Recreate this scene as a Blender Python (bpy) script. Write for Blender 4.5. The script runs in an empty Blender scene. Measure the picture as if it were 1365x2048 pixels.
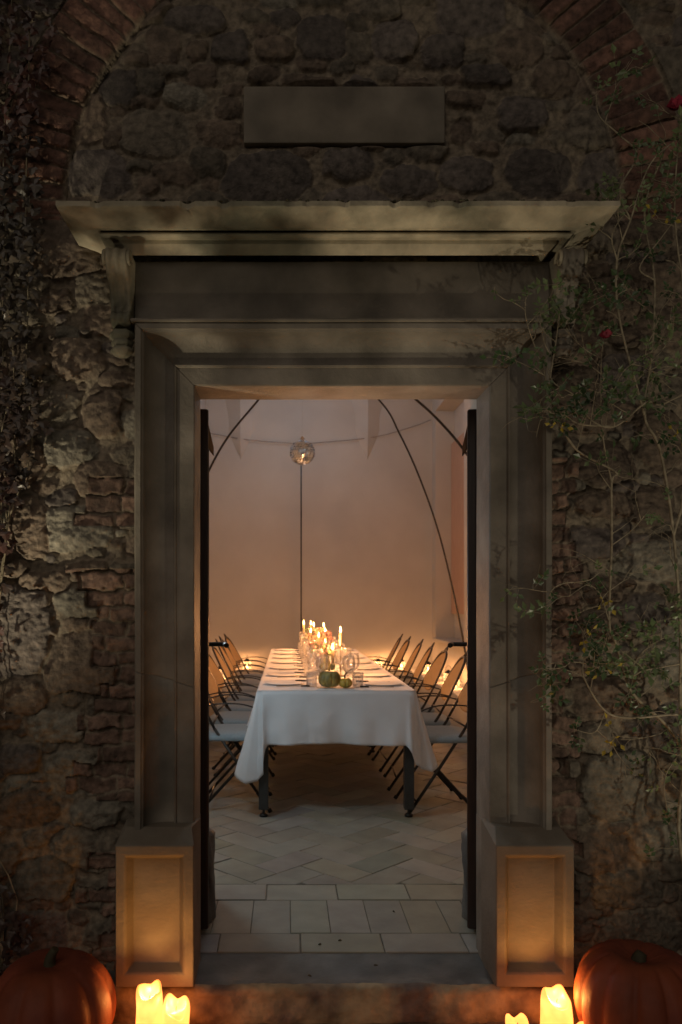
import bpy, math, random
import numpy as np
from mathutils import Vector, Matrix

random.seed(7)
rng = np.random.default_rng(7)
S = bpy.context.scene
COL = S.collection
R = math.radians
PI = math.pi

# ------------------------------------------------------------------ camera, world, lights, exposure
FPX, VX, VY, CH = 1570.0, 575.0, 1205.0, 1.25     # focal length / vanishing point in photo pixels, eye height
def P(px, py, D):
    return Vector(((px - VX) * D / FPX, D, CH - (py - VY) * D / FPX))

cam = bpy.data.cameras.new("camera")
cam.sensor_fit = 'HORIZONTAL'
cam.sensor_width = 36
cam.lens = 36 * FPX / 1365
# shift is in units of the larger image side
cam.shift_x = (682.5 - VX) / 2048 * (2048 / 1365)
cam.shift_y = (VY - 1024) / 1365
cam.clip_start = 0.02
cam.clip_end = 300
cam.dof.use_dof = True
cam.dof.focus_distance = 2.75
cam.dof.aperture_fstop = 7.0
camo = bpy.data.objects.new("camera", cam)
camo.location = (0, 0, CH)
camo.rotation_euler = (R(90), 0, 0)
COL.objects.link(camo)
S.camera = camo

w = bpy.data.worlds.new("World")
S.world = w
w.use_nodes = True
nt = w.node_tree
sky = nt.nodes.new("ShaderNodeTexSky")
sky.sky_type = 'NISHITA'
sky.sun_disc = False
sky.sun_elevation = R(-3.5)
sky.sun_rotation = R(120)
nt.links.new(sky.outputs[0], nt.nodes["Background"].inputs[0])
nt.nodes["Background"].inputs[1].default_value = 0.05

S.view_settings.view_transform = 'Standard'
S.view_settings.look = 'None'
S.view_settings.exposure = 0
S.view_settings.gamma = 1
S.cycles.use_denoising = True
S.cycles.sample_clamp_indirect = 4.0
S.cycles.caustics_reflective = False
S.cycles.caustics_refractive = False
S.cycles.max_bounces = 8
S.cycles.transparent_max_bounces = 24

def lamp(name, loc, power, color, radius=0.02, kind='POINT', aim=None, size=60, blend=1.0):
    l = bpy.data.lights.new(name, kind)
    l.energy = power
    l.color = color
    l.shadow_soft_size = radius
    o = bpy.data.objects.new(name, l)
    o.location = loc
    if kind == 'SPOT':
        l.spot_size = R(size)
        l.spot_blend = blend
        o.rotation_euler = (Vector(aim) - Vector(loc)).to_track_quat('-Z', 'Y').to_euler()
    COL.objects.link(o)
    return o

K_GARDEN, K_FLOORLAMP, K_FRONT_FILL, K_BACK_FILL = 125.0, 15.0, 12.0, 21.0
K_CANDLE, K_TEA, K_PILLAR = 8.5, 4.5, 1.7
WARM = (1.0, 0.415, 0.14)

# ------------------------------------------------------------------ helpers
def link(o, parent=None):
    COL.objects.link(o)
    if parent is not None:
        o.parent = parent
    return o
def tag(o, label=None, cat=None, group=None, kind=None):
    if label: o['label'] = label
    if cat: o['category'] = cat
    if group: o['group'] = group
    if kind: o['kind'] = kind
    return o
def empty(name, loc=(0, 0, 0), rz=0.0):
    o = bpy.data.objects.new(name, None)
    o.location = loc
    o.rotation_euler = (0, 0, rz)
    o.empty_display_size = 0.05
    return link(o)
def copy_tree(o, parent=None):
    c = o.copy()
    COL.objects.link(c)
    if parent is not None:
        c.parent = parent
    for ch in [k for k in COL.objects if k.parent == o]:
        copy_tree(ch, c)
    return c

class MB:
    def __init__(s):
        s.v = []; s.f = []; s.sm = []; s.c = None
    def add(s, vs, fs, smooth=False):
        b = len(s.v)
        s.v += [tuple(p) for p in vs]
        s.f += [tuple(i + b for i in f) for f in fs]
        s.sm += [smooth] * len(fs)
        return s
    def box(s, x0, x1, y0, y1, z0, z1, M=None):
        vs = [Vector((x, y, z)) for z in (z0, z1) for y in (y0, y1) for x in (x0, x1)]
        if M is not None: vs = [M @ p for p in vs]
        return s.add(vs, [(0, 2, 3, 1), (4, 5, 7, 6), (0, 1, 5, 4), (2, 6, 7, 3), (0, 4, 6, 2), (1, 3, 7, 5)])
    def tube(s, pts, r, n=8, caps=True, smooth=True, closed=False):
        pts = [Vector(p) for p in pts]
        m = len(pts)
        rs = r if isinstance(r, (list, tuple)) else [r] * m
        vs = []; fs = []
        up = Vector((0.13, 0.21, 0.97)).normalized()
        prev = None
        for i, p in enumerate(pts):
            if closed: t = pts[(i + 1) % m] - pts[i - 1]
            else: t = pts[min(i + 1, m - 1)] - pts[max(i - 1, 0)]
            if t.length < 1e-9: t = Vector((0, 0, 1))
            t.normalize()
            if prev is None:
                a = t.cross(up)
                if a.length < 0.1: a = t.cross(Vector((1, 0, 0)))
            else:
                a = prev - t * prev.dot(t)
                if a.length < 1e-6: a = t.cross(up)
            a.normalize(); prev = a
            b = t.cross(a)
            for k in range(n):
                q = 2 * PI * k / n
                vs.append(p + (a * math.cos(q) + b * math.sin(q)) * rs[i])
        for i in range(m if closed else m - 1):
            j = (i + 1) % m
            for k in range(n):
                l = (k + 1) % n
                fs.append((i * n + k, i * n + l, j * n + l, j * n + k))
        s.add(vs, fs, smooth)
        if caps and not closed:
            b = len(s.v) - m * n
            s.f.append(tuple(b + k for k in range(n))[::-1]); s.sm.append(False)
            s.f.append(tuple(b + (m - 1) * n + k for k in range(n))); s.sm.append(False)
        return s
    def lathe(s, prof, c=(0, 0, 0), n=20, smooth=True, fn=None):
        c = Vector(c); vs = []; fs = []
        for (r, z) in prof:
            for k in range(n):
                q = 2 * PI * k / n
                rr = r * (fn(q, z) if fn else 1.0)
                vs.append(c + Vector((rr * math.cos(q), rr * math.sin(q), z)))
        for i in range(len(prof) - 1):
            for k in range(n):
                l = (k + 1) % n
                fs.append((i * n + k, i * n + l, (i + 1) * n + l, (i + 1) * n + k))
        return s.add(vs, fs, smooth)
    def grid(s, fn, nu, nv, smooth=True, closed_u=False):
        vs = [fn(i / (nu - (0 if closed_u else 1)), j / (nv - 1)) for j in range(nv) for i in range(nu)]
        fs = []
        for j in range(nv - 1):
            for i in range(nu if closed_u else nu - 1):
                k = (i + 1) % nu
                fs.append((j * nu + i, j * nu + k, (j + 1) * nu + k, (j + 1) * nu + i))
        return s.add(vs, fs, smooth)
    def prism(s, poly, fn0, fn1, smooth=False):
        n = len(poly)
        vs = [fn0(p) for p in poly] + [fn1(p) for p in poly]
        fs = [(i, (i + 1) % n, n + (i + 1) % n, n + i) for i in range(n)]
        s.add(vs, fs, smooth)
        b = len(s.v) - 2 * n
        s.f.append(tuple(range(b, b + n))[::-1]); s.sm.append(False)
        s.f.append(tuple(range(b + n, b + 2 * n))); s.sm.append(False)
        return s
    def build(s, name, mat, parent=None, bevel=0, seg=2, subsurf=0, solid=0):
        me = bpy.data.meshes.new(name)
        me.from_pydata(s.v, [], s.f)
        me.polygons.foreach_set("use_smooth", s.sm)
        me.update()
        if s.c is not None:
            a = me.color_attributes.new("Col", 'FLOAT_COLOR', 'POINT')
            a.data.foreach_set("color", np.asarray(s.c, dtype=np.float32).ravel())
        me.materials.append(mat)
        o = bpy.data.objects.new(name, me)
        link(o, parent)
        if bevel:
            m = o.modifiers.new("bevel", 'BEVEL'); m.width = bevel; m.segments = seg; m.limit_method = 'ANGLE'
        if solid:
            m = o.modifiers.new("solid", 'SOLIDIFY'); m.thickness = solid
        if subsurf:
            m = o.modifiers.new("sub", 'SUBSURF'); m.levels = m.render_levels = subsurf
        return o

def np_mesh(name, V, F, mat, parent=None, col=None, smooth=True):
    me = bpy.data.meshes.new(name)
    nv, nf = len(V), len(F)
    k = F.shape[1]
    me.vertices.add(nv); me.vertices.foreach_set("co", V.astype(np.float32).ravel())
    me.loops.add(nf * k); me.loops.foreach_set("vertex_index", F.astype(np.int32).ravel())
    me.polygons.add(nf)
    me.polygons.foreach_set("loop_start", np.arange(0, nf * k, k, dtype=np.int32))
    me.polygons.foreach_set("loop_total", np.full(nf, k, dtype=np.int32))
    me.polygons.foreach_set("use_smooth", np.full(nf, smooth))
    me.update(calc_edges=True)
    if col is not None:
        a = me.color_attributes.new("Col", 'FLOAT_COLOR', 'POINT')
        c4 = np.ones((nv, 4), np.float32); c4[:, :3] = col
        a.data.foreach_set("color", c4.ravel())
    me.materials.append(mat)
    o = bpy.data.objects.new(name, me)
    return link(o, parent)

def catmull(pts, n=6):
    pts = [Vector(p) for p in pts]
    q = [pts[0] * 2 - pts[1]] + pts + [pts[-1] * 2 - pts[-2]]
    out = []
    for i in range(1, len(q) - 2):
        a, b, c, d = q[i - 1], q[i], q[i + 1], q[i + 2]
        for k in range(n):
            t = k / n
            out.append(0.5 * ((2 * b) + (c - a) * t + (2 * a - 5 * b + 4 * c - d) * t * t + (3 * b - a - 3 * c + d) * t ** 3))
    out.append(pts[-1])
    return out

# numpy value noise
_NG = rng.random((256, 256))
def vnoise(x, z):
    xi = np.floor(x).astype(int); zi = np.floor(z).astype(int)
    fx = x - xi; fz = z - zi
    fx = fx * fx * (3 - 2 * fx); fz = fz * fz * (3 - 2 * fz)
    a = _NG[xi % 256, zi % 256]; b = _NG[(xi + 1) % 256, zi % 256]
    c = _NG[xi % 256, (zi + 1) % 256]; d = _NG[(xi + 1) % 256, (zi + 1) % 256]
    return (a * (1 - fx) + b * fx) * (1 - fz) + (c * (1 - fx) + d * fx) * fz
def fbm(x, z, f, octv=4, g=0.5, off=0.0):
    s = 0; a = 1.0; t = 0
    for i in range(octv):
        s = s + a * (vnoise(x * f + 17.3 * i + off, z * f + 5.1 * i + off * 1.7) - 0.5); t += a
        a *= g; f *= 2.03
    return s / t * 2
def sstep(a, b, x):
    t = np.clip((x - a) / (b - a), 0, 1)
    return t * t * (3 - 2 * t)

# ------------------------------------------------------------------ materials
def newmat(name):
    m = bpy.data.materials.new(name)
    m.use_nodes = True
    return m, m.node_tree, m.node_tree.nodes["Principled BSDF"]
def mat(name, color, rough=0.6, metal=0.0, var=0.25, scale=12.0, bump=0.0, bscale=60.0, vcol=False, color2=None, spec=0.5, sheen=0, stretch=None, detail=6, trans=0):
    m, t, b = newmat(name)
    N = t.nodes; L = t.links
    b.inputs['Roughness'].default_value = rough
    b.inputs['Metallic'].default_value = metal
    b.inputs['Specular IOR Level'].default_value = spec
    if sheen: b.inputs['Sheen Weight'].default_value = sheen
    tc = N.new("ShaderNodeTexCoord")
    vec = tc.outputs['Object']
    if stretch:
        mp = N.new("ShaderNodeMapping"); mp.inputs['Scale'].default_value = stretch
        L.new(vec, mp.inputs[0]); vec = mp.outputs[0]
    nz = N.new("ShaderNodeTexNoise"); nz.inputs['Scale'].default_value = scale; nz.inputs['Detail'].default_value = detail
    L.new(vec, nz.inputs['Vector'])
    ramp = N.new("ShaderNodeMapRange")
    ramp.inputs['From Min'].default_value = 0.3; ramp.inputs['From Max'].default_value = 0.7
    ramp.inputs['To Min'].default_value = 1 - var; ramp.inputs['To Max'].default_value = 1 + var
    L.new(nz.outputs['Fac'], ramp.inputs['Value'])
    mx = N.new("ShaderNodeVectorMath"); mx.operation = 'SCALE'
    if vcol:
        vc = N.new("ShaderNodeVertexColor"); vc.layer_name = "Col"
        L.new(vc.outputs['Color'], mx.inputs[0])
    elif color2:
        mc = N.new("ShaderNodeMix"); mc.data_type = 'RGBA'
        mc.inputs[6].default_value = (*color, 1); mc.inputs[7].default_value = (*color2, 1)
        n2 = N.new("ShaderNodeTexNoise"); n2.inputs['Scale'].default_value = scale * 0.35; n2.inputs['Detail'].default_value = 8
        L.new(vec, n2.inputs['Vector'])
        r2 = N.new("ShaderNodeMapRange"); r2.inputs['From Min'].default_value = 0.42; r2.inputs['From Max'].default_value = 0.6
        L.new(n2.outputs['Fac'], r2.inputs['Value']); L.new(r2.outputs[0], mc.inputs[0])
        L.new(mc.outputs[2], mx.inputs[0])
    else:
        mx.inputs[0].default_value = color
    L.new(ramp.outputs[0], mx.inputs['Scale'])
    L.new(mx.outputs[0], b.inputs['Base Color'])
    if bump:
        n3 = N.new("ShaderNodeTexNoise"); n3.inputs['Scale'].default_value = bscale; n3.inputs['Detail'].default_value = 8
        n3.inputs['Roughness'].default_value = 0.65
        L.new(vec, n3.inputs['Vector'])
        bp = N.new("ShaderNodeBump"); bp.inputs['Strength'].default_value = 1.0; bp.inputs['Distance'].default_value = bump
        L.new(n3.outputs['Fac'], bp.inputs['Height']); L.new(bp.outputs[0], b.inputs['Normal'])
    if trans:
        tr = N.new("ShaderNodeBsdfTranslucent"); L.new(mx.outputs[0], tr.inputs[0])
        ms = N.new("ShaderNodeMixShader"); ms.inputs[0].default_value = trans
        out = N["Material Output"]
        L.new(b.outputs[0], ms.inputs[1]); L.new(tr.outputs[0], ms.inputs[2]); L.new(ms.outputs[0], out.inputs[0])
    return m
def emis(name, color, strength):
    m, t, b = newmat(name)
    b.inputs['Base Color'].default_value = (*color, 1)
    b.inputs['Emission Color'].default_value = (*color, 1)
    b.inputs['Emission Strength'].default_value = strength
    return m
def glassmat(name, tint=(1, 1, 1), ior=1.5):
    m, t, b = newmat(name)
    N = t.nodes; L = t.links
    tr = N.new("ShaderNodeBsdfTransparent"); tr.inputs[0].default_value = (*tint, 1)
    gl = N.new("ShaderNodeBsdfGlossy"); gl.inputs['Roughness'].default_value = 0.10
    fr = N.new("ShaderNodeFresnel"); fr.inputs[0].default_value = ior
    mr = N.new("ShaderNodeMapRange"); mr.inputs['To Min'].default_value = 0.05; mr.inputs['To Max'].default_value = 0.55
    L.new(fr.outputs[0], mr.inputs[0])
    ad = N.new('ShaderNodeMixShader'); ad.inputs[0].default_value = 0.15; df = N.new('ShaderNodeBsdfTranslucent'); df.inputs[0].default_value = (.9, .9, .9, 1)
    L.new(gl.outputs[0], ad.inputs[1]); L.new(df.outputs[0], ad.inputs[2])
    ms = N.new("ShaderNodeMixShader")
    L.new(mr.outputs[0], ms.inputs[0]); L.new(tr.outputs[0], ms.inputs[1]); L.new(ad.outputs[0], ms.inputs[2])
    L.new(ms.outputs[0], N["Material Output"].inputs[0])
    return m

M = {}
M['rubble'] = mat('rubble', (0.2, 0.2, 0.2), 0.78, vcol=True, var=0.5, scale=38, bump=0.008, bscale=85, spec=0.6, detail=10)
M['pietra'] = mat('pietra', (0.28, 0.25, 0.21), 0.62, var=0.36, scale=6, color2=(0.17, 0.15, 0.12), bump=0.0028, bscale=55, spec=0.45, detail=10)
M['cornice'] = mat('cornice', (0.52, 0.46, 0.34), 0.75, var=0.40, scale=9, color2=(0.16, 0.155, 0.11), bump=0.0035, bscale=60, detail=10)
M['plinth'] = mat('plinth', (0.24, 0.215, 0.175), 0.7, var=0.12, scale=6, color2=(0.19, 0.16, 0.125), bump=0.0030, bscale=34, stretch=(1.6, 1, 2.2), detail=8)
M['plaque'] = mat('plaque', (0.31, 0.275, 0.22), 0.8, var=0.3, scale=7, color2=(0.24, 0.21, 0.165), bump=0.001, bscale=120)
M['plaster'] = mat('plaster', (0.53, 0.515, 0.475), 0.9, var=0.045, scale=2.5, color2=(0.49, 0.475, 0.44), bump=0.0015, bscale=9)
M['tile'] = mat('tile', (0.4, 0.4, 0.36), 0.55, vcol=True, var=0.14, scale=7, bump=0.0012, bscale=30, detail=10)
M['joint'] = mat('joint', (0.13, 0.12, 0.10), 0.9, var=0.3, scale=30)
M['slab'] = mat('slab', (0.115, 0.12, 0.12), 0.55, var=0.3, scale=10, bump=0.004, bscale=22, color2=(0.16, 0.16, 0.15), detail=10)
M['stepstone_candlelit'] = mat('stepstone_candlelit', (0.42, 0.32, 0.19), 0.7, var=0.35, scale=16, bump=0.006, bscale=26, color2=(0.15, 0.11, 0.09), detail=10)  # candle glow on the riser is painted into this pale amber tone
M['paving'] = mat('paving', (0.17, 0.14, 0.11), 0.75, var=0.35, scale=14, bump=0.005, bscale=35, detail=10)
M['darkwood'] = mat('darkwood', (0.030, 0.018, 0.015), 0.42, var=0.35, scale=9, stretch=(8, 8, 0.7), bump=0.0006, bscale=30)
M['grainwood'] = mat('grainwood', (0.30, 0.17, 0.09), 0.55, var=0.5, scale=12, stretch=(6, 6, 0.8), bump=0.001, bscale=30)
M['metal'] = mat('metal', (0.045, 0.040, 0.036), 0.42, metal=0.6, var=0.2, scale=40)
M['tablemetal'] = mat('tablemetal', (0.035, 0.037, 0.036), 0.5, var=0.15, scale=30)
M['blackmetal'] = mat('blackmetal', (0.02, 0.02, 0.02), 0.35, metal=0.5, var=0.2, scale=40)
M['silver'] = mat('silver', (0.62, 0.60, 0.57), 0.25, metal=1.0, var=0.08, scale=40)
M['brass'] = mat('brass', (0.30, 0.22, 0.12), 0.35, metal=1.0, var=0.2, scale=40)
M['mirror'] = mat('mirror', (0.70, 0.80, 0.92), 0.12, metal=1.0, var=0.02, scale=40)
M['seat'] = mat('seat', (0.27, 0.32, 0.35), 0.85, var=0.08, scale=60, bump=0.0004, bscale=400, sheen=0.2)
M['back'] = mat('back', (0.36, 0.25, 0.13), 0.85, var=0.08, scale=40, bump=0.0004, bscale=400, trans=0.28)
M['linen'] = mat('linen', (0.80, 0.81, 0.84), 0.88, var=0.03, scale=9, bump=0.0006, bscale=160, sheen=0.2, trans=0.10)
M['china'] = mat('china', (0.86, 0.84, 0.82), 0.5, var=0.02, spec=0.15)
M['wax'] = mat('wax', (0.42, 0.33, 0.2), 0.5, var=0.05, trans=0.3)
M['glass'] = glassmat('glass')
M['flame'] = emis('flame', (1.0, 0.62, 0.22), 26)
M['glow'] = emis('glow', (1.0, 0.52, 0.16), 7)
M['lampshade'] = emis('lampshade', (0.86, 0.93, 1.0), 2.2)
M['greenpumpkin'] = mat('greenpumpkin', (0.20, 0.165, 0.05), 0.45, var=0.6, scale=24, color2=(0.34, 0.24, 0.06), bump=0.002, bscale=40)
M['yellowgourd'] = mat('yellowgourd', (0.62, 0.38, 0.05), 0.4, var=0.3, scale=30, color2=(0.42, 0.30, 0.05), bump=0.002, bscale=60)
M['pumpkin'] = mat('pumpkin', (0.34, 0.085, 0.038), 0.6, var=0.35, scale=5, color2=(0.16, 0.036, 0.03), spec=0.3, bump=0.003, bscale=26, detail=8)
M['stem'] = mat('stem', (0.06, 0.05, 0.025), 0.8, var=0.4, scale=30, bump=0.002, bscale=40)
M['cane'] = mat('cane', (0.34, 0.29, 0.20), 0.6, var=0.4, scale=40)
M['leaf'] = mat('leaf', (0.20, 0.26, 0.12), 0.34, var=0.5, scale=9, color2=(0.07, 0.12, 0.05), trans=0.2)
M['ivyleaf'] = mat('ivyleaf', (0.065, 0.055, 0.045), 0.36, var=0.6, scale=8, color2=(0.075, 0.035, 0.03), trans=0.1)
M['yellowleaf'] = mat('yellowleaf', (0.55, 0.42, 0.06), 0.5, var=0.3, scale=30, trans=0.3)
M['rose'] = mat('rose', (0.34, 0.03, 0.065), 0.5, var=0.3, scale=60, trans=0.2)
M['pinkpetal'] = mat('pinkpetal', (0.50, 0.30, 0.27), 0.7, var=0.4, scale=60, trans=0.3)
M['drypetal'] = mat('drypetal', (0.50, 0.38, 0.26), 0.7, var=0.4, scale=60, trans=0.3)
M['vasegreen'] = mat('vasegreen', (0.12, 0.12, 0.06), 0.25, var=0.4, scale=30)
M['moss'] = mat('moss', (0.07, 0.065, 0.04), 0.9, var=0.5, scale=50, bump=0.003, bscale=80)
M['shutter'] = mat('shutter', (0.50, 0.33, 0.24), 0.7, var=0.1, scale=6, bump=0.001, bscale=30, stretch=(1, 8, 1))
M['cable'] = mat('cable', (0.26, 0.23, 0.20), 0.7)

# pillar candle: wax that glows where the flame sits inside it
def pillar_mat():
    m, t, b = newmat('pillar_wax')
    N = t.nodes; L = t.links
    b.inputs['Base Color'].default_value = (0.14, 0.08, 0.03, 1); b.inputs['Roughness'].default_value = 0.45
    tc = N.new("ShaderNodeTexCoord"); sp = N.new("ShaderNodeSeparateXYZ"); L.new(tc.outputs['Object'], sp.inputs[0])
    cr = N.new("ShaderNodeValToRGB")
    e = cr.color_ramp.elements
    e[0].position = 0.0; e[0].color = (1.0, 0.22, 0.035, 1)
    e[1].position = 1.0; e[1].color = (0.55, 0.13, 0.02, 1)
    k = e.new(0.45); k.color = (1.0, 0.245, 0.048, 1)
    k = e.new(0.62); k.color = (1.0, 0.27, 0.06, 1)
    k = e.new(0.80); k.color = (0.72, 0.17, 0.03, 1)
    mr = N.new("ShaderNodeMapRange"); mr.inputs['From Min'].default_value = 0.0; mr.inputs['From Max'].default_value = 0.25
    L.new(sp.outputs[2], mr.inputs[0]); L.new(mr.outputs[0], cr.inputs[0])
    nz = N.new("ShaderNodeTexNoise"); nz.inputs['Scale'].default_value = 22; L.new(tc.outputs['Object'], nz.inputs['Vector'])
    st = N.new("ShaderNodeMapRange"); st.inputs['From Min'].default_value = 0.3; st.inputs['From Max'].default_value = 0.7
    st.inputs['To Min'].default_value = 3.0; st.inputs['To Max'].default_value = 4.2
    L.new(nz.outputs[0], st.inputs[0])
    L.new(cr.outputs[0], b.inputs['Emission Color']); L.new(st.outputs[0], b.inputs['Emission Strength'])
    return m
M['pillar'] = pillar_mat()

# ------------------------------------------------------------------ ground (one sheet)
CX = 0.185                      # axis of the doorway
def ground():
    xs = np.concatenate([[-60, -20, -6, -3], np.arange(-1.6, 2.0, 0.012), [3, 6, 20, 60]])
    ys = np.concatenate([[-60, -20, -6, -1, 0.5, 1.2], np.arange(1.8, 2.9, 0.012), [3, 4, 12, 20, 60]])
    X, Y = np.meshgrid(xs, ys)
    Z = -0.115 + 0.006 * fbm(X, Y, 7, 4) + 0.003 * fbm(X, Y, 40, 3)
    jt = np.minimum(np.abs(((X + 0.03 * fbm(X, Y, 3, 2)) / 0.42) % 1 - 0.5), np.abs(((Y + 0.03 * fbm(X, Y, 3, 2, off=3)) / 0.30) % 1 - 0.5))
    Z -= 0.012 * (1 - sstep(0.0, 0.05, jt)) * ((X > -1.5) & (X < 1.9) & (Y > 1.8) & (Y < 2.9))
    V = np.stack([X.ravel(), Y.ravel(), Z.ravel()], 1)
    ny, nx = X.shape
    i = np.arange(ny - 1)[:, None] * nx + np.arange(nx - 1)[None, :]
    F = np.stack([i, i + 1, i + nx + 1, i + nx], -1).reshape(-1, 4)
    o = np_mesh('ground', V, F, M['paving'])
    tag(o, kind='structure')
ground()

# ------------------------------------------------------------------ stone facade
WY = 2.72
def px2w(px, py, D=WY):
    return (px - VX) * D / FPX, CH - (py - VY) * D / FPX
def facade():
    st = 0.0048
    xs = np.arange(-1.75, 2.1, st); zs = np.arange(-0.14, 3.85, st)
    X, Z = np.meshgrid(xs, zs)
    Xw = X + 0.024 * fbm(X, Z, 9, 3) + 0.011 * fbm(X, Z, 38, 3)
    Zw = Z + 0.020 * fbm(X, Z, 9, 3, off=31) + 0.009 * fbm(X, Z, 38, 3, off=9)
    # stones seen in the photo: (px, py, rx, ry, tone)   tone 0 dark, 1 mid, 2 light grey, 3 brown
    given = [(390,41,56,25,0),(461,97,38,31,0),(569,41,28,20,0),(551,103,38,26,3),(646,77,51,41,0),(528,151,33,17,3),(618,167,51,13,3),
             (236,174,40,36,0),(313,267,66,46,1),(443,269,44,28,3),(195,349,66,50,0),(341,351,44,26,3),(536,356,88,50,0),(698,335,54,34,0),
             (788,80,44,37,0),(890,102,44,34,0),(975,153,46,24,0),(1041,97,46,37,3),(831,166,41,17,3),(934,200,41,17,3),(1046,229,49,37,0),
             (973,297,29,12,3),(1080,345,66,46,0),(934,350,54,34,0),(822,365,56,30,0),(1207,351,46,38,0),(1114,160,47,37,3),(719,95,26,30,1),
             (325,95,30,36,3),(300,165,28,28,1),(400,150,32,22,3),(925,262,26,24,3),(460,215,26,24,3),
             (155,1055,66,46,2),(25,1262,78,92,0),(88,1755,66,40,1),(110,1455,55,34,2),(200,960,48,32,3),(60,1055,46,60,3),
             (150,1545,60,42,2),(60,1620,60,40,3),(45,1395,50,36,3),(190,1625,48,30,2),(90,1165,55,24,3),(160,720,60,40,3),(205,640,34,30,3),
             (110,600,40,26,3),(100,820,60,36,1),(210,830,40,44,3),(1195,1085,56,34,0),(1240,1570,84,70,2),(1195,1700,70,44,3),(1320,1690,50,40,2),
             (1215,1010,60,26,3),(1300,1010,46,40,3),(1200,930,60,40,3),(1315,1330,60,46,2),(1190,1260,56,32,3),(1290,1230,50,42,0),(1200,1400,52,42,3),
             (1230,600,60,50,3),(1160,700,44,44,3),(1250,760,58,44,0),(1320,880,50,52,3),(1180,840,50,34,3),(1300,560,56,36,3),(1300,460,54,40,3)]
    cx, cz, rx, rz, tn = [], [], [], [], []
    for (a, b, c, d, t) in given:
        x, z = px2w(a, b); cx.append(x); cz.append(z); rx.append(c * WY / FPX); rz.append(d * WY / FPX); tn.append(t)
    for size, tries in ((0.13, 900), (0.10, 2600), (0.065, 5000), (0.04, 9000), (0.024, 12000)):
        for _ in range(tries):
            x = rng.uniform(-1.75, 2.1); z = rng.uniform(-0.14, 3.85)
            a = size * rng.uniform(0.85, 1.35); b = size * rng.uniform(0.5, 0.85)
            A = np.array(cx); B = np.array(cz); C = np.array(rx); E = np.array(rz)
            if size < 0.03 and z > 2.55 and math.hypot(x - 0.19, z - 2.59) < 0.96: continue
            q = ((A - x) / (C + a)) ** 2 + ((B - z) / (E + b)) ** 2
            if q.min() > 0.90:
                cx.append(x); cz.append(z); rx.append(a); rz.append(b); tn.append(rng.choice([0, 1, 2, 3, 3, 3, 1]))
    cx, cz, rx, rz, tn = map(np.array, (cx, cz, rx, rz, tn))
    n = len(cx)
    d1 = np.full(X.shape, 9.0); d2 = np.full(X.shape, 9.0); idx = np.zeros(X.shape, int)
    ex = rng.uniform(2.0, 3.6, n)                                   # squareness of each stone
    for i in range(n):
        m = 2.2
        a0 = max(0, int((cx[i] - rx[i] * m - xs[0]) / st)); a1 = min(len(xs), int((cx[i] + rx[i] * m - xs[0]) / st) + 1)
        b0 = max(0, int((cz[i] - rz[i] * m - zs[0]) / st)); b1 = min(len(zs), int((cz[i] + rz[i] * m - zs[0]) / st) + 1)
        if a1 <= a0 or b1 <= b0: continue
        sl = (slice(b0, b1), slice(a0, a1))
        u = np.abs((Xw[sl] - cx[i]) / rx[i]); v = np.abs((Zw[sl] - cz[i]) / rz[i])
        d = (u ** ex[i] + v ** ex[i]) ** (1 / ex[i])
        D1 = d1[sl]; D2 = d2[sl]; I = idx[sl]
        new = d < D1
        D2[:] = np.where(new, D1, np.minimum(D2, d)); I[:] = np.where(new, i, I); D1[:] = np.where(new, d, D1)
    prom = rng.uniform(0.006, 0.024, n)
    big = (rx > 0.06)
    prom = prom + big * 0.012
    tx = rng.normal(0, 0.10, n); tz = rng.normal(0, 0.10, n)
    mask = sstep(1.06, 0.985, d1) * sstep(0.0, 0.10, d2 - d1)
    face = prom[idx] * (1 - 0.55 * np.clip(d1, 0, 1.1) ** 2.5) + tx[idx] * (Xw - cx[idx]) + tz[idx] * (Zw - cz[idx])
    ty = (1 - sstep(2.45, 2.55, Z))
    rough = (0.4 + 0.6 * ty) * (0.005 * fbm(X * 1.0, Z * 2.2, 12, 3) + 0.0035 * (1 - np.abs(fbm(X, Z * 1.8, 24, 3, off=7)) * 2.6) + 0.0055 * fbm(X + 0.3 * Z, Z, 60, 3, off=3))
    face = face * (0.75 + 0.25 * ty)
    H = mask * (face + rough) + (1 - mask) * (0.008 * fbm(X, Z, 24, 4, off=4) + 0.003 * fbm(X, Z, 80, 2) + 0.001)
    tones = np.array([(0.145, 0.122, 0.106), (0.17, 0.145, 0.11), (0.24, 0.22, 0.175), (0.165, 0.125, 0.092)])
    sc = tones[tn] * rng.uniform(0.75, 1.3, n)[:, None]
    mortar = np.array((0.25, 0.205, 0.15))
    C = sc[idx] * mask[..., None] + mortar * (1 - mask[..., None])
    # side masonry is older and darker between the stones
    # brick relieving arch
    ax, az = px2w(686, 432)
    Rr = np.hypot(X - ax, Z - az) + 0.006 * fbm(X, Z, 8, 2); Th = np.arctan2(Z - az, X - ax)
    inar = (Rr > 0.965) & (Rr < 1.215) & (Z > az - 0.02)
    pitch = 0.060
    nb = Th * 1.05 / pitch + 0.06 * fbm(X, Z, 14, 2)
    fr = np.abs((nb % 1) - 0.5) * 2
    bid = np.floor(nb).astype(int)
    bm = sstep(1.0, 0.74, fr) * sstep(0.965, 0.985, Rr) * sstep(1.215, 1.195, Rr)
    rb = rng.uniform(-0.012, 0.012, 4000)
    Ha = bm * (0.017 + rb[bid % 4000]) + 0.006 * fbm(X, Z, 30, 3) - 0.002
    rcol = np.array((0.175, 0.092, 0.066))[None, None, :] * (0.6 + 0.9 * rng.random(4000))[bid % 4000][..., None]
    Ca = rcol * bm[..., None] + 1.15 * mortar * (1 - bm[..., None])
    edge = sstep(0.935, 0.965, Rr) * (Rr <= 0.965) * (Z > az - 0.02)
    H = np.where(inar, Ha, H - 0.016 * edge)
    C = np.where(inar[..., None], Ca, C)
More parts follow.
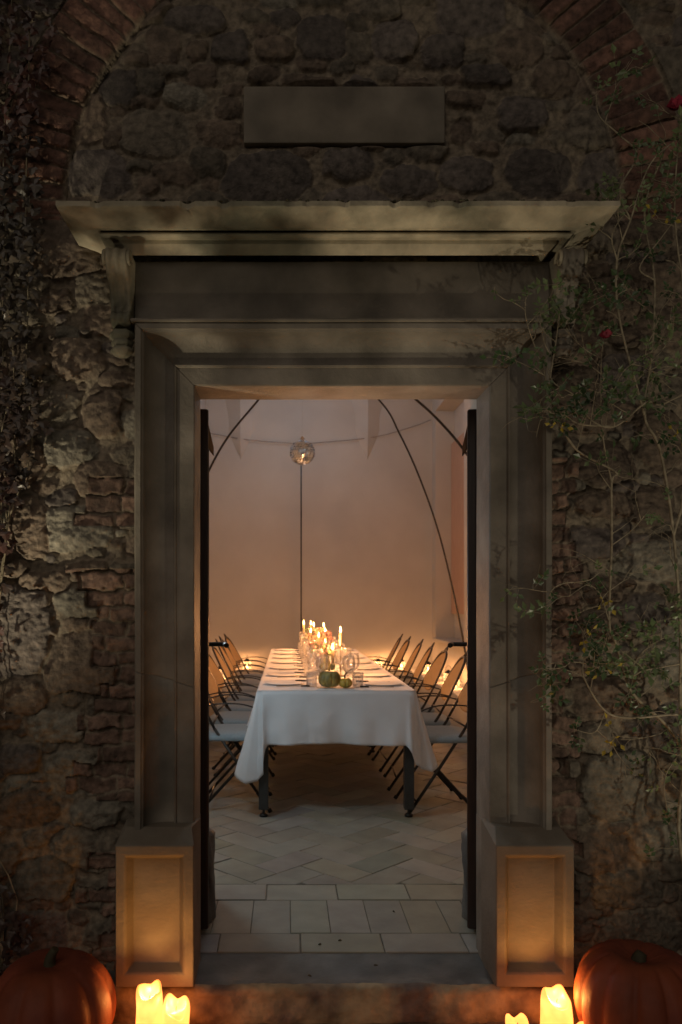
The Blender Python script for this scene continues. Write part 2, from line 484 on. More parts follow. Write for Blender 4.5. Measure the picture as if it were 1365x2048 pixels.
    # brick courses beside the frame
    row = np.floor(Zw / 0.054).astype(int)
    rw = rng.uniform(0.02, 0.20, 200)
    xl = -0.575 - rw[row % 200]; xr = 0.945 + 0.35 * rw[(row + 60) % 200]
    _, za = px2w(0, 1140); _, zb = px2w(0, 1600); _, zc = px2w(0, 1700)
    left = (X > xl) & (X < -0.40) & (((Z < za) & (Z > zb)) | (Z < zc) | ((Z > za + 0.15) & (Z < za + 0.32)))
    right = (X < xr) & (X > 0.7) & (Z < 1.75)
    bk = left | right
    off = rng.uniform(0, 1, 200)[row % 200]
    bu = Xw / 0.135 + off
    be = np.minimum(0.135 * (0.5 - np.abs(bu % 1 - 0.5)), 0.054 * (0.5 - np.abs(Zw / 0.054 % 1 - 0.5)))
    bmk = sstep(0.001, 0.008, be)
    bid2 = (np.floor(bu).astype(int) * 57 + row * 131) % 4000
    Hb = bmk * (0.016 + rb[bid2] + 0.010 * fbm(X, Z, 26, 4)) + 0.004 * fbm(X, Z, 30, 3)
    bc = np.array((0.21, 0.135, 0.10)) * (0.6 + 0.8 * rng.random(4000))[bid2][..., None]
    Cb = bc * bmk[..., None] + mortar * 1.05 * (1 - bmk[..., None])
    H = np.where(bk, Hb, H); C = np.where(bk[..., None], Cb, C)
    # recess for the plaque, seams
    H = H + 0.010 * fbm(X, Z, 3, 2, off=2)
    H = np.where((X > -0.16) & (X < 0.55) & (Z > 2.825) & (Z < 3.04), -0.004, H)
    C = C * (1 + 0.20 * fbm(X, Z, 5, 3, off=12))[..., None]
    Y = WY - H
    V = np.stack([X.ravel(), Y.ravel(), Z.ravel()], 1); Cc = np.clip(C.reshape(-1, 3), 0.01, 0.8)
    nz_, nx = X.shape
    i = np.arange(nz_ - 1)[:, None] * nx + np.arange(nx - 1)[None, :]
    hole = (X > CX - 0.62) & (X < CX + 0.62) & (Z < 2.10)
    q = lambda A: A[:-1, :-1]
    keep = ~q(hole)
    kinds = {'wall': keep & ~q(inar) & ~q(bk), 'brick_arch': keep & q(inar), 'brick_quoin': keep & q(left), 'brick_quoin ': keep & q(right)}
    root = empty('stone_facade', (CX, WY, -0.14))
    tag(root, 'rubble stone wall with brick arch surrounding the doorway', 'wall')
    for nm, kk in kinds.items():
        b = i[kk]
        F = np.stack([b, b + 1, b + nx + 1, b + nx], -1)
        used = np.unique(F); mp = np.zeros(len(V), int); mp[used] = np.arange(len(used))
        o = np_mesh(nm.strip(), V[used] - np.array((CX, WY, -0.14)), mp[F], M['rubble'], root, Cc[used])
    # body of the wall behind its face
    mb = MB()
    y0, y1 = WY + 0.045 - WY, 3.10 - WY
    def bx(x0, x1, z0, z1): mb.box(x0 - CX, x1 - CX, y0, y1, z0 + 0.14, z1 + 0.14)
    bx(-1.75, -0.345, -0.14, 2.16); bx(0.725, 2.1, -0.14, 2.16); bx(-1.75, 2.1, 2.16, 4.3)
    mb.build('wall_core', M['plaster'], root)
facade()

# ------------------------------------------------------------------ carved doorway
ZT = 1.985
def doorway():
    root = empty('stone_doorway', (CX, 2.66, 0.0))
    tag(root, 'carved grey stone door surround with cornice, scroll brackets and panelled bases', 'doorway')
    ox, oy = CX, 2.66
    # architrave: mitred sweep of a moulding
    prof = [(0.0, 2.84), (0.0, 2.664), (0.003, 2.656), (0.058, 2.654), (0.061, 2.648), (0.066, 2.646), (0.068, 2.662), (0.072, 2.668)]
    for k in range(13):
        t = k / 12; a = t * PI / 2
        prof.append((0.074 + 0.086 * math.sin(a * 0.98), 2.668 - 0.060 * (1 - math.cos(a))))
    prof += [(0.162, 2.600), (0.167, 2.596), (0.170, 2.590), (0.186, 2.590), (0.190, 2.594), (0.190, 2.80)]
    zb = 0.486
    mb = MB()
    path = []
    nleg = 26
    JT = [(z_ + d_ - zb) / (ZT + 0.06 - zb) for z_ in (0.98, 1.99 + 0.055) for d_ in (-0.003, -0.001, 0.001, 0.003)]
    JT = [j for j in JT if j < 1]
    lt = sorted([k / (nleg - 1) for k in range(nleg)] + JT)
    for t_ in lt: path.append(('l', t_))
    for k in range(1, nleg): path.append(('t', k / (nleg - 1)))
    for t_ in sorted([1 - a_ for a_ in lt])[1:]: path.append(('r', t_))
    def pos(seg, o, D):
        s_, t = seg
        if s_ == 'l': x = -0.5 - o; z = zb + (ZT + o - zb) * t
        elif s_ == 't': x = -0.5 - o + (1 + 2 * o) * t; z = ZT + o
        else: x = 0.5 + o; z = ZT + o + (zb - ZT - o) * t
        wob = 0.0007 * math.sin(z * 6 + x * 7) + 0.0003 * math.sin(z * 31 + o * 50)
        if s_ != 't' and 1e-9 < t < 1 - 1e-9:
            tt = t if s_ == 'l' else 1 - t
            if any(abs(tt - JT[q]) < 1e-9 for q in (1, 2, 5, 6) if q < len(JT)) and D < 2.7: D += 0.0035
        return (x + (wob if s_ != 't' else 0), D - oy, z + (wob if s_ == 't' else 0))
    vs = [pos(sg, o, D) for sg in path for (o, D) in prof]
    n = len(prof); fs = []
    for i in range(len(path) - 1):
        for j in range(n - 1):
            fs.append((i * n + j, i * n + j + 1, (i + 1) * n + j + 1, (i + 1) * n + j))
    mb.add(vs, fs, False)
    for q in range(len(mb.f)):
        j = q % (n - 1)
        mb.sm[q] = 8 <= j <= 19
    mb.build('architrave', M['pietra'], root)
    # frieze
    mb = MB(); mb.box(-0.700, 0.700, -0.016, 0.12, ZT + 0.191, 2.40)
    mb.build('frieze', M['pietra'], root, bevel=0.004)
    for xa, xb in ((-0.535, -0.499), (0.499, 0.535)):
        mb = MB(); mb.box(xa, xb, 0.045, 0.18, -0.02, 0.4855); mb.build('jamb_base', M['pietra'], root)
    mb = MB(); mb.box(-0.703, 0.703, -0.078, 0.10, ZT + 0.1905, ZT + 0.203)
    mb.build('architrave_cap', M['pietra'], root, bevel=0.005)
    # cornice
    pr = [(0, 2.440), (.055, 2.440), (.060, 2.400), (.066, 2.400), (.090, 2.424), (.092, 2.436), (.108, 2.436), (.120, 2.433), (.129, 2.436), (.131, 2.441),
          (.125, 2.446), (.112, 2.452), (.139, 2.450), (.150, 2.448), (.165, 2.452), (.19, 2.461), (.22, 2.470), (.236, 2.473), (.238, 2.475), (.238, 2.490), (0.10, 2.502), (-0.06, 2.505)]
    b_ = 0.663
    cpath = []
    for k in range(5): cpath.append((0, k / 4))
    for k in range(1, 260): cpath.append((1, k / 259))
    for k in range(1, 5): cpath.append((2, k / 4))
    def cp(seg, p, z):
        s_, t = seg; e = b_ + p; er = 0.606 + p; back = 0.10
        if s_ == 0: x, y = -e, back + (-p - back) * t
        elif s_ == 1: x, y = -e + (e + er) * t, -p
        else: x, y = er, -p + (back + p) * t
        if p > 0.2: 
            nn = float(fbm(np.array(x * 1.0), np.array(p * 3.0), 18, 3)) 
            ch = max(0.0, float(fbm(np.array(x * 1.0 + 9), np.array(p * 2.0), 26, 3)) - 0.12)
            y += 0.006 * nn + 0.022 * ch; z += 0.004 * nn - 0.008 * ch
        return (x, y, z)
    mb = MB(); n = len(pr)
    vs = [cp(sg, p, z) for sg in cpath for (p, z) in pr]
    fs = [(i * n + j, i * n + j + 1, (i + 1) * n + j + 1, (i + 1) * n + j) for i in range(len(cpath) - 1) for j in range(n - 1)]
    mb.add(vs, fs, False)
    for q in range(len(mb.f)):
        j = q % (n - 1); mb.sm[q] = (6 <= j <= 9) or (13 <= j <= 16)
    mb.build('cornice', M['cornice'], root)
    # scroll consoles
    def console(sx):
        w2 = 0.043
        key = [(2.395, 0.150), (2.37, 0.160), (2.34, 0.158), (2.31, 0.142), (2.27, 0.112), (2.23, 0.090), (2.19, 0.080), (2.165, 0.082), (2.15, 0.092), (2.135, 0.100), (2.12, 0.098), (2.108, 0.085), (2.10, 0.06), (2.098, 0.0)]
        kp = catmull([(0, b, 2.395 - (2.395 - a) * 0.78) for a, b in key], 4)
        mb = MB()
        def f(u, v):
            k = min(int(v * (len(kp) - 1)), len(kp) - 1); p = kp[k]
            a = (u - 0.5) * 2
            tap = 1.0 - 0.22 * (k / len(kp))
            rel = 0.010 * math.cos(a * PI * 1.5) ** 2 - (0.012 if abs(a) > 0.93 else 0)
            if abs(a) < 0.999: y = -(p.y + rel) + 0.03
            else: y = 0.09
            return (sx * 0.737 + a * w2 * tap, y, p.z)
        mb.grid(f, 17, len(kp), True)
        o = mb.build('console', M['cornice'] if sx < 0 else M['pietra'], root)
        # volutes and leaf drop below
        mv = MB()
        for s_ in (-1, 1):
            c = Vector((sx * 0.737 + s_ * 0.040, -0.115, 2.362))
            pts = [c + Vector((0, math.cos(a) * (0.034 - 0.004 * a), math.sin(a) * (0.034 - 0.004 * a))) for a in [k * 0.35 for k in range(20)]]
            mv.tube(pts, 0.006, 6)
        mv.build('volute', M['cornice'], o)
        ml = MB()
        for (dz, rr, ww) in ((2.140, 0.030, 0.040), (2.115, 0.028, 0.034), (2.090, 0.022, 0.036)):
            ml.lathe([(0.001, -rr), (0.6, -rr * 0.8), (0.95, -rr * 0.2), (1.0, 0.15 * rr), (0.85, 0.5 * rr), (0.3, 0.45 * rr), (0.001, 0.3 * rr)], (sx * 0.737, -0.035, dz), 18,
                     fn=lambda q, z, ww=ww: ww * (1 + 0.12 * math.cos(6 * q)))
        ml.build('leaf_drop', M['cornice'] if sx < 0 else M['pietra'], o)
    console(-1); console(1)
    # plinths with sunk panel
    for sx in (-1, 1):
        x0, x1 = (0.739, 0.485) if sx > 0 else (-0.739, -0.485)
        x0, x1 = min(x0, x1), max(x0, x1)
        mb = MB()
        fy = -0.14; z0, z1 = 0.012, 0.470
        def ring(i, d, y): return [(x0 + i, y, z0 + i + d), (x1 - i, y, z0 + i + d), (x1 - i, y, z1 - i - d * 0.2), (x0 + i, y, z1 - i - d * 0.2)]
        rings = [ring(0.004, 0, fy), ring(0.030, 0.012, fy), ring(0.036, 0.012, fy + 0.006), ring(0.052, 0.010, fy + 0.045)]
        vs = [p for r_ in rings for p in r_]; fs = []
        for r_ in range(3):
            for k in range(4):
                fs.append((r_ * 4 + k, r_ * 4 + (k + 1) % 4, r_ * 4 + 4 + (k + 1) % 4, r_ * 4 + 4 + k))
        fs.append((12, 13, 14, 15))
        mb.add(vs, fs)
        o1 = [(x0, fy + 0.004, z0), (x1, fy + 0.004, z0), (x1, fy + 0.004, z1), (x0, fy + 0.004, z1)]
        o2 = [(x0, 0.048, z0), (x1, 0.048, z0), (x1, 0.048, 0.505), (x0, 0.048, 0.505)]
        o3 = [(x0 + 0.02, -0.055, 0.505), (x1 - 0.02, -0.055, 0.505)]
        b = len(mb.v); mb.v += rings[0] + o1 + o2 + o3
        F = []
        for k in range(4): F.append((b + k, b + 4 + k, b + 4 + (k + 1) % 4, b + (k + 1) % 4))
        F += [(b + 4, b + 8, b + 9, b + 5), (b + 7, b + 6, b + 13, b + 12), (b + 12, b + 13, b + 10, b + 11),
              (b + 4, b + 7, b + 12, b + 11, b + 8), (b + 5, b + 9, b + 10, b + 13, b + 6)]
        mb.f += F; mb.sm += [False] * len(F)
        mb.build('plinth', M['plinth'], root, bevel=0.003)
doorway()

# crumbs and moss lying on the cornice
mb = MB()
for k in range(420):
    x = rng.uniform(CX - 0.88, CX + 0.84); y = rng.uniform(2.43, 2.66); r = rng.uniform(0.002, 0.007)
    if rng.random() < 0.5: y = rng.uniform(2.425, 2.45)
    mb.lathe([(0.001, -r * .4), (r, 0), (r * .7, r * .6), (0.001, r * .8)], (x, y, 2.49 + (y - 2.42) * 0.06 + r * 0.4), 6, fn=lambda q, z: 1 + 0.3 * math.sin(3 * q + k))
tag(mb.build('moss_debris', M['moss']), 'dark moss and crumbs along the top of the cornice', 'moss', kind='stuff')

# plaque
mb = MB(); mb.box(-0.150, 0.543, 2.701, 2.735, 2.832, 3.028)
tag(mb.build('stone_plaque', M['plaque'], bevel=0.004), 'blank rectangular stone plaque set in the wall above the cornice', 'plaque')

# ------------------------------------------------------------------ step
def step():
    x0, x1 = -0.66, 1.03
    def f(u, v):
        x = x0 + (x1 - x0) * u
        # v: 0 back top .. 0.7 edge .. 1 foot of riser
        e = 2.555 + 0.012 * float(fbm(np.array(x), np.array(0.3), 5, 3)) 
        if v < 0.62: t = v / 0.62; y = 2.806 + (e + 0.03 - 2.806) * t; z = -0.006 - 0.006 * math.sin(PI * t) - 0.004 * t
        elif v < 0.78:
            t = (v - 0.62) / 0.16; a = t * PI / 2; y = e + 0.03 - 0.03 * math.sin(a); z = -0.010 - 0.028 * (1 - math.cos(a))
        else: t = (v - 0.78) / 0.22; y = e - 0.012 * math.sin(t * PI); z = -0.038 - 0.10 * t
        n1 = float(fbm(np.array(x), np.array(y + z), 14, 4)); n2 = float(fbm(np.array(x), np.array(z - y), 45, 3))
        k = 0.35 if v < 0.5 else 1.0
        z2 = z + k * (0.006 * n1 + 0.002 * n2) if v < 0.97 else z
        return (x, y - (0.012 * n1 + 0.003 * n2 if v > 0.6 else 0), min(z2, -0.001))
    mb = MB(); mb.grid(lambda u, v: f(u, v * 0.60), 260, 30, True)
    tag(mb.build('threshold', M['slab']), kind='structure')
    mb = MB(); mb.grid(lambda u, v: f(u, 0.60 + v * 0.40), 260, 34, True)
    tag(mb.build('step', M['stepstone_candlelit']), kind='structure')
step()

# ------------------------------------------------------------------ interior floor
def clip_poly(poly, nx, ny, c):      # keep nx*x+ny*y>=c
    out = []
    for i in range(len(poly)):
        a, b = poly[i], poly[(i + 1) % len(poly)]
        da = nx * a[0] + ny * a[1] - c; db = nx * b[0] + ny * b[1] - c
        if da >= 0: out.append(a)
        if (da >= 0) != (db >= 0):
            t = da / (da - db); out.append((a[0] + (b[0] - a[0]) * t, a[1] + (b[1] - a[1]) * t))
    return out
RX0, RX1, RY1 = -1.15, 2.05, 11.1
def tiles():
    V = []; F = []; Cc = []
    base = np.array((0.33, 0.32, 0.275))
    def tile(poly, g=0.0022):
        A = sum(poly[i][0] * poly[(i + 1) % len(poly)][1] - poly[(i + 1) % len(poly)][0] * poly[i][1] for i in range(len(poly))) / 2
        if abs(A) < 0.002: return
        if A < 0: poly = poly[::-1]
        cx = sum(p[0] for p in poly) / len(poly); cy = sum(p[1] for p in poly) / len(poly)
        z = -0.002 + rng.normal(0, 0.0009); tx, ty = rng.normal(0, 0.004, 2)
        def ins(p, d):
            v = Vector((p[0] - cx, p[1] - cy)); l = v.length
            return (cx + v.x * (1 - d / l * 1.3), cy + v.y * (1 - d / l * 1.3))
        col = base * rng.uniform(0.84, 1.10) * np.array((1 + rng.normal(0, 0.03), 1, 1 + rng.normal(0, 0.05)))
        b = len(V); n = len(poly)
        for p in poly:
            a = ins(p, g + 0.003); V.append((a[0], a[1], z + tx * (a[0] - cx) + ty * (a[1] - cy)))
        for p in poly:
            a = ins(p, g); V.append((a[0], a[1], z - 0.002 + tx * (a[0] - cx) + ty * (a[1] - cy)))
        for p in poly:
            a = ins(p, g); V.append((a[0], a[1], -0.02))
        for _ in range(3 * n): Cc.append((*col, 1))
        F.append(tuple(range(b, b + n)))
        for r_ in (0, 1):
            for k in range(n):
                l = (k + 1) % n
                F.append((b + r_ * n + k, b + (r_ + 1) * n + k, b + (r_ + 1) * n + l, b + r_ * n + l))
    def rowt(y0, y1, L, off, xa, xb):
        x = xa - off
        while x < xb:
            p = [(max(x, xa), y0), (min(x + L, xb), y0), (min(x + L, xb), y1), (max(x, xa), y1)]
            if p[1][0] - p[0][0] > 0.02: tile(p)
            x += L
    rowt(2.808, 2.967, 0.302, 0.21, -0.345, 0.725)
    rowt(2.969, 3.302, 0.1525, 0.10, -0.345, 0.725)
    rowt(3.304, 3.484, 0.305, 0.16, RX0, RX1)
    for (xa, xb) in ((RX0, -0.347), (0.727, RX1)): rowt(3.10, 3.302, 0.305, 0.1, xa, xb)
    W = 0.157; c = math.cos(PI / 4)
    def rot(i, j): return ((i * W - j * W) * c - 0.05, (i * W + j * W) * c + 3.40)
    for i in range(-40, 90):
        for j in range(-40, 90):
            t = (i - j) % 4
            if t == 0: cells = [(i, j), (i + 2, j), (i + 2, j + 1), (i, j + 1)]
            elif t == 2: cells = [(i, j - 1), (i + 1, j - 1), (i + 1, j + 1), (i, j + 1)]
            else: continue
            poly = [rot(*q) for q in cells]
            if min(p[1] for p in poly) > RY1 or max(p[1] for p in poly) < 3.486 or max(p[0] for p in poly) < RX0 or min(p[0] for p in poly) > RX1: continue
            poly = clip_poly(poly, 0, 1, 3.486)
            if poly: poly = clip_poly(poly, 0, -1, -RY1)
            if poly: poly = clip_poly(poly, 1, 0, RX0)
            if poly: poly = clip_poly(poly, -1, 0, -RX1)
            if len(poly) >= 3: tile(poly)
    mb = MB(); mb.v = V; mb.f = F; mb.sm = [False] * len(F); mb.c = Cc
    tag(mb.build('floor', M['tile']), kind='structure')
    mb = MB(); mb.box(RX0, RX1, 3.10, RY1, -0.10, -0.0060); mb.box(-0.345, 0.725, 2.807, 3.0999, -0.10, -0.0065)
    tag(mb.build('floor_bed', M['joint']), kind='structure')
tiles()
# a few dark seeds / chips on the floor
for k, (px, py) in enumerate([(640, 1890), (680, 1882), (752, 1932), (620, 1953), (788, 1824)]):
    D = FPX * CH / (py - VY); p = P(px, py, D)
    mb = MB(); mb.lathe([(0.001, 0.0), (0.006, 0.001), (0.004, 0.004), (0.001, 0.005)], (p.x, min(p.y, 3.2), 0.0), 7, fn=lambda q, z: 1 + 0.4 * math.sin(2 * q + k))
    where = ['left one of the pair on the front tile course', 'right one of the pair on the front tile course', 'right one on the dark threshold slab', 'left one on the dark threshold slab', 'on the square tiles'][k]
    tag(mb.build('fallen_leaf', M['stem']), 'tiny dark fallen leaf scrap, ' + where, 'leaf scrap', 'leaf scraps on the threshold')

# ------------------------------------------------------------------ room shell
def room():
    H = 4.25
    mb = MB(); mb.box(RX0 - 0.2, RX1 + 0.4, RY1, RY1 + 0.2, -0.1, H)
    tag(mb.build('back_wall', M['plaster']), kind='structure')
    mb = MB(); mb.box(RX0 - 0.2, RX0, 3.1, RY1, -0.1, H)
    tag(mb.build('left_wall', M['plaster']), kind='structure')
    # right wall with a deep window niche (D 9.15..10.9, z 0.76..3.75)
    a, b, z0, z1 = 9.1, 10.85, 0.76, 3.9
    mb = MB()
    mb.box(RX1, RX1 + 0.4, 3.1, a, -0.1, H); mb.box(RX1, RX1 + 0.4, b, RY1, -0.1, H)
    mb.box(RX1, RX1 + 0.4, a, b, -0.1, z0); mb.box(RX1, RX1 + 0.4, a, b, z1, H); mb.box(RX1 + 0.26, RX1 + 0.4, a, b, z0, z1)
    tag(mb.build('right_wall', M['plaster']), kind='structure')
    mb = MB(); mb.box(RX0 - 0.2, RX1 + 0.4, 3.1, RY1 + 0.2, H, H + 0.15)
    tag(mb.build('ceiling', M['plaster']), kind='structure')
    root = empty('window_niche', (RX1, (a + b) / 2, z0))
    tag(root, 'tall window niche in the right wall with pale sill and closed tan shutters', 'window')
    m = MB(); m.box(-0.05, 0.25, -(b - a) / 2 - 0.04, (b - a) / 2 + 0.0, -0.035, 0.004); m.build('sill', M['plaster'], root, bevel=0.006)
    m = MB()
    for k in (-1, 1):
        m.box(0.215, 0.255, (k - 1) / 2 * (b - a) / 2 + 0.006, (k + 1) / 2 * (b - a) / 2 - 0.006, 0.34, 2.68)
    m.build('shutter', M['shutter'], root, bevel=0.004)
    # masonry benches
    for nm, (x0, x1, y0, y1) in {'on the far side': (RX0 + 0.001, RX1 - 0.001, 10.72, RY1 - 0.001), 'along the left wall': (RX0 + 0.001, -0.70, 6.6, 10.719), 'along the right wall': (1.70, RX1 - 0.001, 7.0, 10.719)}.items():
        m = MB(); m.box(x0, x1, y0, y1, -0.002, 0.32)
        tag(m.build('wall_bench', M['plaster'], bevel=0.012), 'low plastered wall bench ' + nm + ' of the room carrying lanterns', 'bench', 'wall benches')
room()

# vault corbels on back wall
for k, (px, which) in enumerate(((482, 'left'), (735, 'right'))):
    c = P(px, 850, RY1)
    m = MB()
    def f(u, v, c=c):
        z = 3.32 + v * 0.92
        w2 = 0.012 + 0.16 * min(1, v * 2.6) ** 0.8 + 0.2 * max(0, v - 0.6)
        a = (u - 0.5) * 2
        return (c.x + a * w2, RY1 - (1 - abs(a)) * w2 * 0.55 - 0.001, z - 0.06 * (1 - abs(a)) * (1 - v))
    m.grid(f, 9, 20, False)
    tag(m.build('vault_corbel', M['plaster']), 'pointed white plaster vault corbel high on the back wall, ' + which + ' of the mirror ball', 'corbel', 'vault corbels')

# ------------------------------------------------------------------ doors
def door(side):
    if side < 0: px0, ang = -0.334, R(8.0)
    else: px0, ang = 0.715, R(-16.0)
    root = empty('door_leaf', (px0, 2.95, 0.017), ang)
    tag(root, 'dark wooden door leaf folded back at the %s jamb' % ('left' if side < 0 else 'right'), 'door', 'door leaves')
    s_ = 1 if side < 0 else -1
    t = 0.038
    m = MB(); m.box(min(0, s_ * t), max(0, s_ * t), 0, 0.50, 0, 1.963); m.build('leaf_board', M['darkwood'], root, bevel=0.008, seg=3)
    for (z0, z1) in ((0.12, 0.85), (0.98, 1.85)):
        m = MB(); m.box(min(s_ * t, s_ * (t + 0.006)), max(s_ * t, s_ * (t + 0.006)), 0.10, 0.40, z0, z1); m.build('panel', M['darkwood'], root, bevel=0.004)
    m = MB()
    zz = 1.052
    m.tube([(s_ * t, 0.44, zz), (s_ * (t + 0.088), 0.44, zz)], 0.010, 10)
    m.tube([(s_ * (t + 0.088), 0.445, zz), (s_ * (t + 0.088), 0.33, zz)], 0.011, 10)
    m.box(min(s_ * t, s_ * (t + 0.008)), max(s_ * t, s_ * (t + 0.008)), 0.42, 0.46, zz - 0.09, zz + 0.05)
    m.build('handle', M['blackmetal'], root, bevel=0.002)
    m = MB()
    x1 = s_ * (t + 0.001); x2 = s_ * (t + 0.022)
    m.prism([(x1, 1.92), (x1, 1.83), (x2, 1.80), (x2, 1.83)], lambda p: (p[0], 0.06, p[1]), lambda p: (p[0], 0.085, p[1]))
    m.build('wedge', M['grainwood'], root)
    # rough guard stone at the foot of the reveal
    gx = -0.356 if side < 0 else 0.766
    m = MB()
    def f(u, v):
        a = u * 2 * PI; z = v * 0.35
        e = 1.0 if v < 0.97 else 0.55
        nn = 1 + 0.16 * math.sin(3 * a + z * 20) + 0.10 * math.sin(7 * a + z * 47)
        return (gx + s_ * 0.038 + 0.030 * math.cos(a) * nn * e, 3.10 + 0.06 * math.sin(a) * nn * e, z)
    m.grid(f, 22, 18, True, closed_u=True)
    m.f.append(tuple(range(17 * 22, 18 * 22))); m.sm.append(False)
    tag(m.build('guard_stone', M['slab']), 'rough grey guard stone standing behind the %s door leaf' % ('left' if side < 0 else 'right'), 'stone', 'guard stones')
door(-1); door(1)

# ------------------------------------------------------------------ table and cloth
TX0, TX1, TY0, TY1, TZ = -0.168, 0.739, 4.55, 8.60, 0.735
TCX = (TX0 + TX1) / 2
def table():
    root = empty('dining_table', (TCX, (TY0 + TY1) / 2, 0))
    tag(root, 'long black metal banquet table standing under the white cloth', 'table')
    hx = (TX1 - TX0) / 2; hy = (TY1 - TY0) / 2
    m = MB(); m.box(-hx, hx, -hy, hy, TZ - 0.035, TZ); m.build('tabletop', M['tablemetal'], root, bevel=0.004)
    for y in (-hy + 0.03, -0.02, hy - 0.03):
        for x in (-hx + 0.03, hx - 0.03):
            m = MB(); m.box(x - 0.028, x + 0.028, y - 0.028, y + 0.028, 0.045, TZ - 0.036)
            lg = m.build('leg', M['tablemetal'], root, bevel=0.003)
            m = MB(); m.lathe([(0.001, 0.001), (0.024, 0.001), (0.026, 0.010), (0.020, 0.018), (0.008, 0.024), (0.007, 0.046)], (x, y, 0), 16)
            m.build('foot', M['blackmetal'], lg)
    def f(u, v):
        return None
    # cloth
    z0 = TZ + 0.004
    per = []
    r = 0.02
    N1, N2, NC = 70, 120, 16
    def arc(cx, cy, a0):
        return [(cx + r * math.cos(a0 + (PI / 2) * k / NC), cy + r * math.sin(a0 + (PI / 2) * k / NC), math.cos(a0 + (PI / 2) * k / NC), math.sin(a0 + (PI / 2) * k / NC), abs(k / NC - 0.5) * 2) for k in range(NC + 1)]
    x0, x1, y0, y1 = TX0 - 0.004, TX1 + 0.004, TY0 - 0.004, TY1 + 0.004
    for k in range(N1): per.append((x0 + r + (x1 - x0 - 2 * r) * k / N1, y0, 0, -1, None))
    per += arc(x1 - r, y0 + r, -PI / 2)
    for k in range(1, N2): per.append((x1, y0 + r + (y1 - y0 - 2 * r) * k / N2, 1, 0, None))
    per += arc(x1 - r, y1 - r, 0)
    for k in range(1, N1): per.append((x1 - r - (x1 - x0 - 2 * r) * k / N1, y1, 0, 1, None))
    per += arc(x0 + r, y1 - r, PI / 2)
    for k in range(1, N2): per.append((x0, y1 - r - (y1 - y0 - 2 * r) * k / N2, -1, 0, None))
    per += arc(x0 + r, y0 + r, PI)
    n = len(per)
    cors = [(x0, y0), (x1, y0), (x1, y1), (x0, y1)]
    rows = 26
    vs = []
    for j in range(rows + 1):
        v = j / rows
        for i, (x, y, nx, ny, ca) in enumerate(per):
            dc = min(math.hypot(x - a, y - b) for a, b in cors)
            front = abs(ny) > 0.9
            cb = math.exp(-(dc / 0.030) ** 2) if front else math.exp(-max(0, dc - 0.01) / 0.075)
            if ca is not None: cb = 1 - 0.22 * ca
            ci = min(range(4), key=lambda q: math.hypot(x - cors[q][0], y - cors[q][1]))
            side = abs(nx) > 0.7
            L = 0.315 + (0.010 if side else 0.0) + cb * (0.215 if ci == 0 else 0.15)
            s_ = x if not side else y
            ph = 0.35 * math.sin(s_ * 4.1 + 1) 
            wav = (0.030 * math.sin(s_ * 14 + ph * 3) + 0.020 * math.sin(s_ * 29 + 2)) * (1 if not side else 1.3)
            flare = 0.018 + 0.5 * wav + (0.045 if side else 0) + cb * 0.030 + cb * (1 - cb) * 0.16
            # soft shoulder, then hang
            vv = v * L
            sh = min(vv / 0.03, 1.0)
            out = 0.008 * math.sin(sh * PI / 2) + flare * (max(0, vv - 0.02) / max(L, 0.01)) ** 1.1
            # corner folds: a cone that tucks back on both sides
            fold = 0.03 * cb * math.sin(dc * 60 + 0.6) * v
            tx, ty = -ny, nx
            out += 0.022 * float(fbm(np.array(s_ + 3.0), np.array(v * 0.35 + (5.0 if side else 0.0)), 5, 3)) * v
            z = z0 + 0.0005 - (0.006 * sh * (1 - math.cos(sh * PI / 2)) + max(0, vv - 0.006) * 0.985)
            z += 0.004 * math.sin(s_ * 9) * v
            if ci in (0, 1) and ca is not None: ny *= 0.45
            vs.append((x + nx * out + tx * fold * 0.7, y + ny * out + ty * fold * 0.7, z))
    m = MB()
    fs = []
    for j in range(rows):
        for i in range(n):
            k = (i + 1) % n
            fs.append((j * n + i, j * n + k, (j + 1) * n + k, (j + 1) * n + i))
    m.add(vs, fs, True)
    m.f.append(tuple(range(n))); m.sm.append(False)
    tag(m.build('tablecloth', M['linen'], solid=0.0016), 'long white linen tablecloth draped over the banquet table', 'tablecloth')
table()

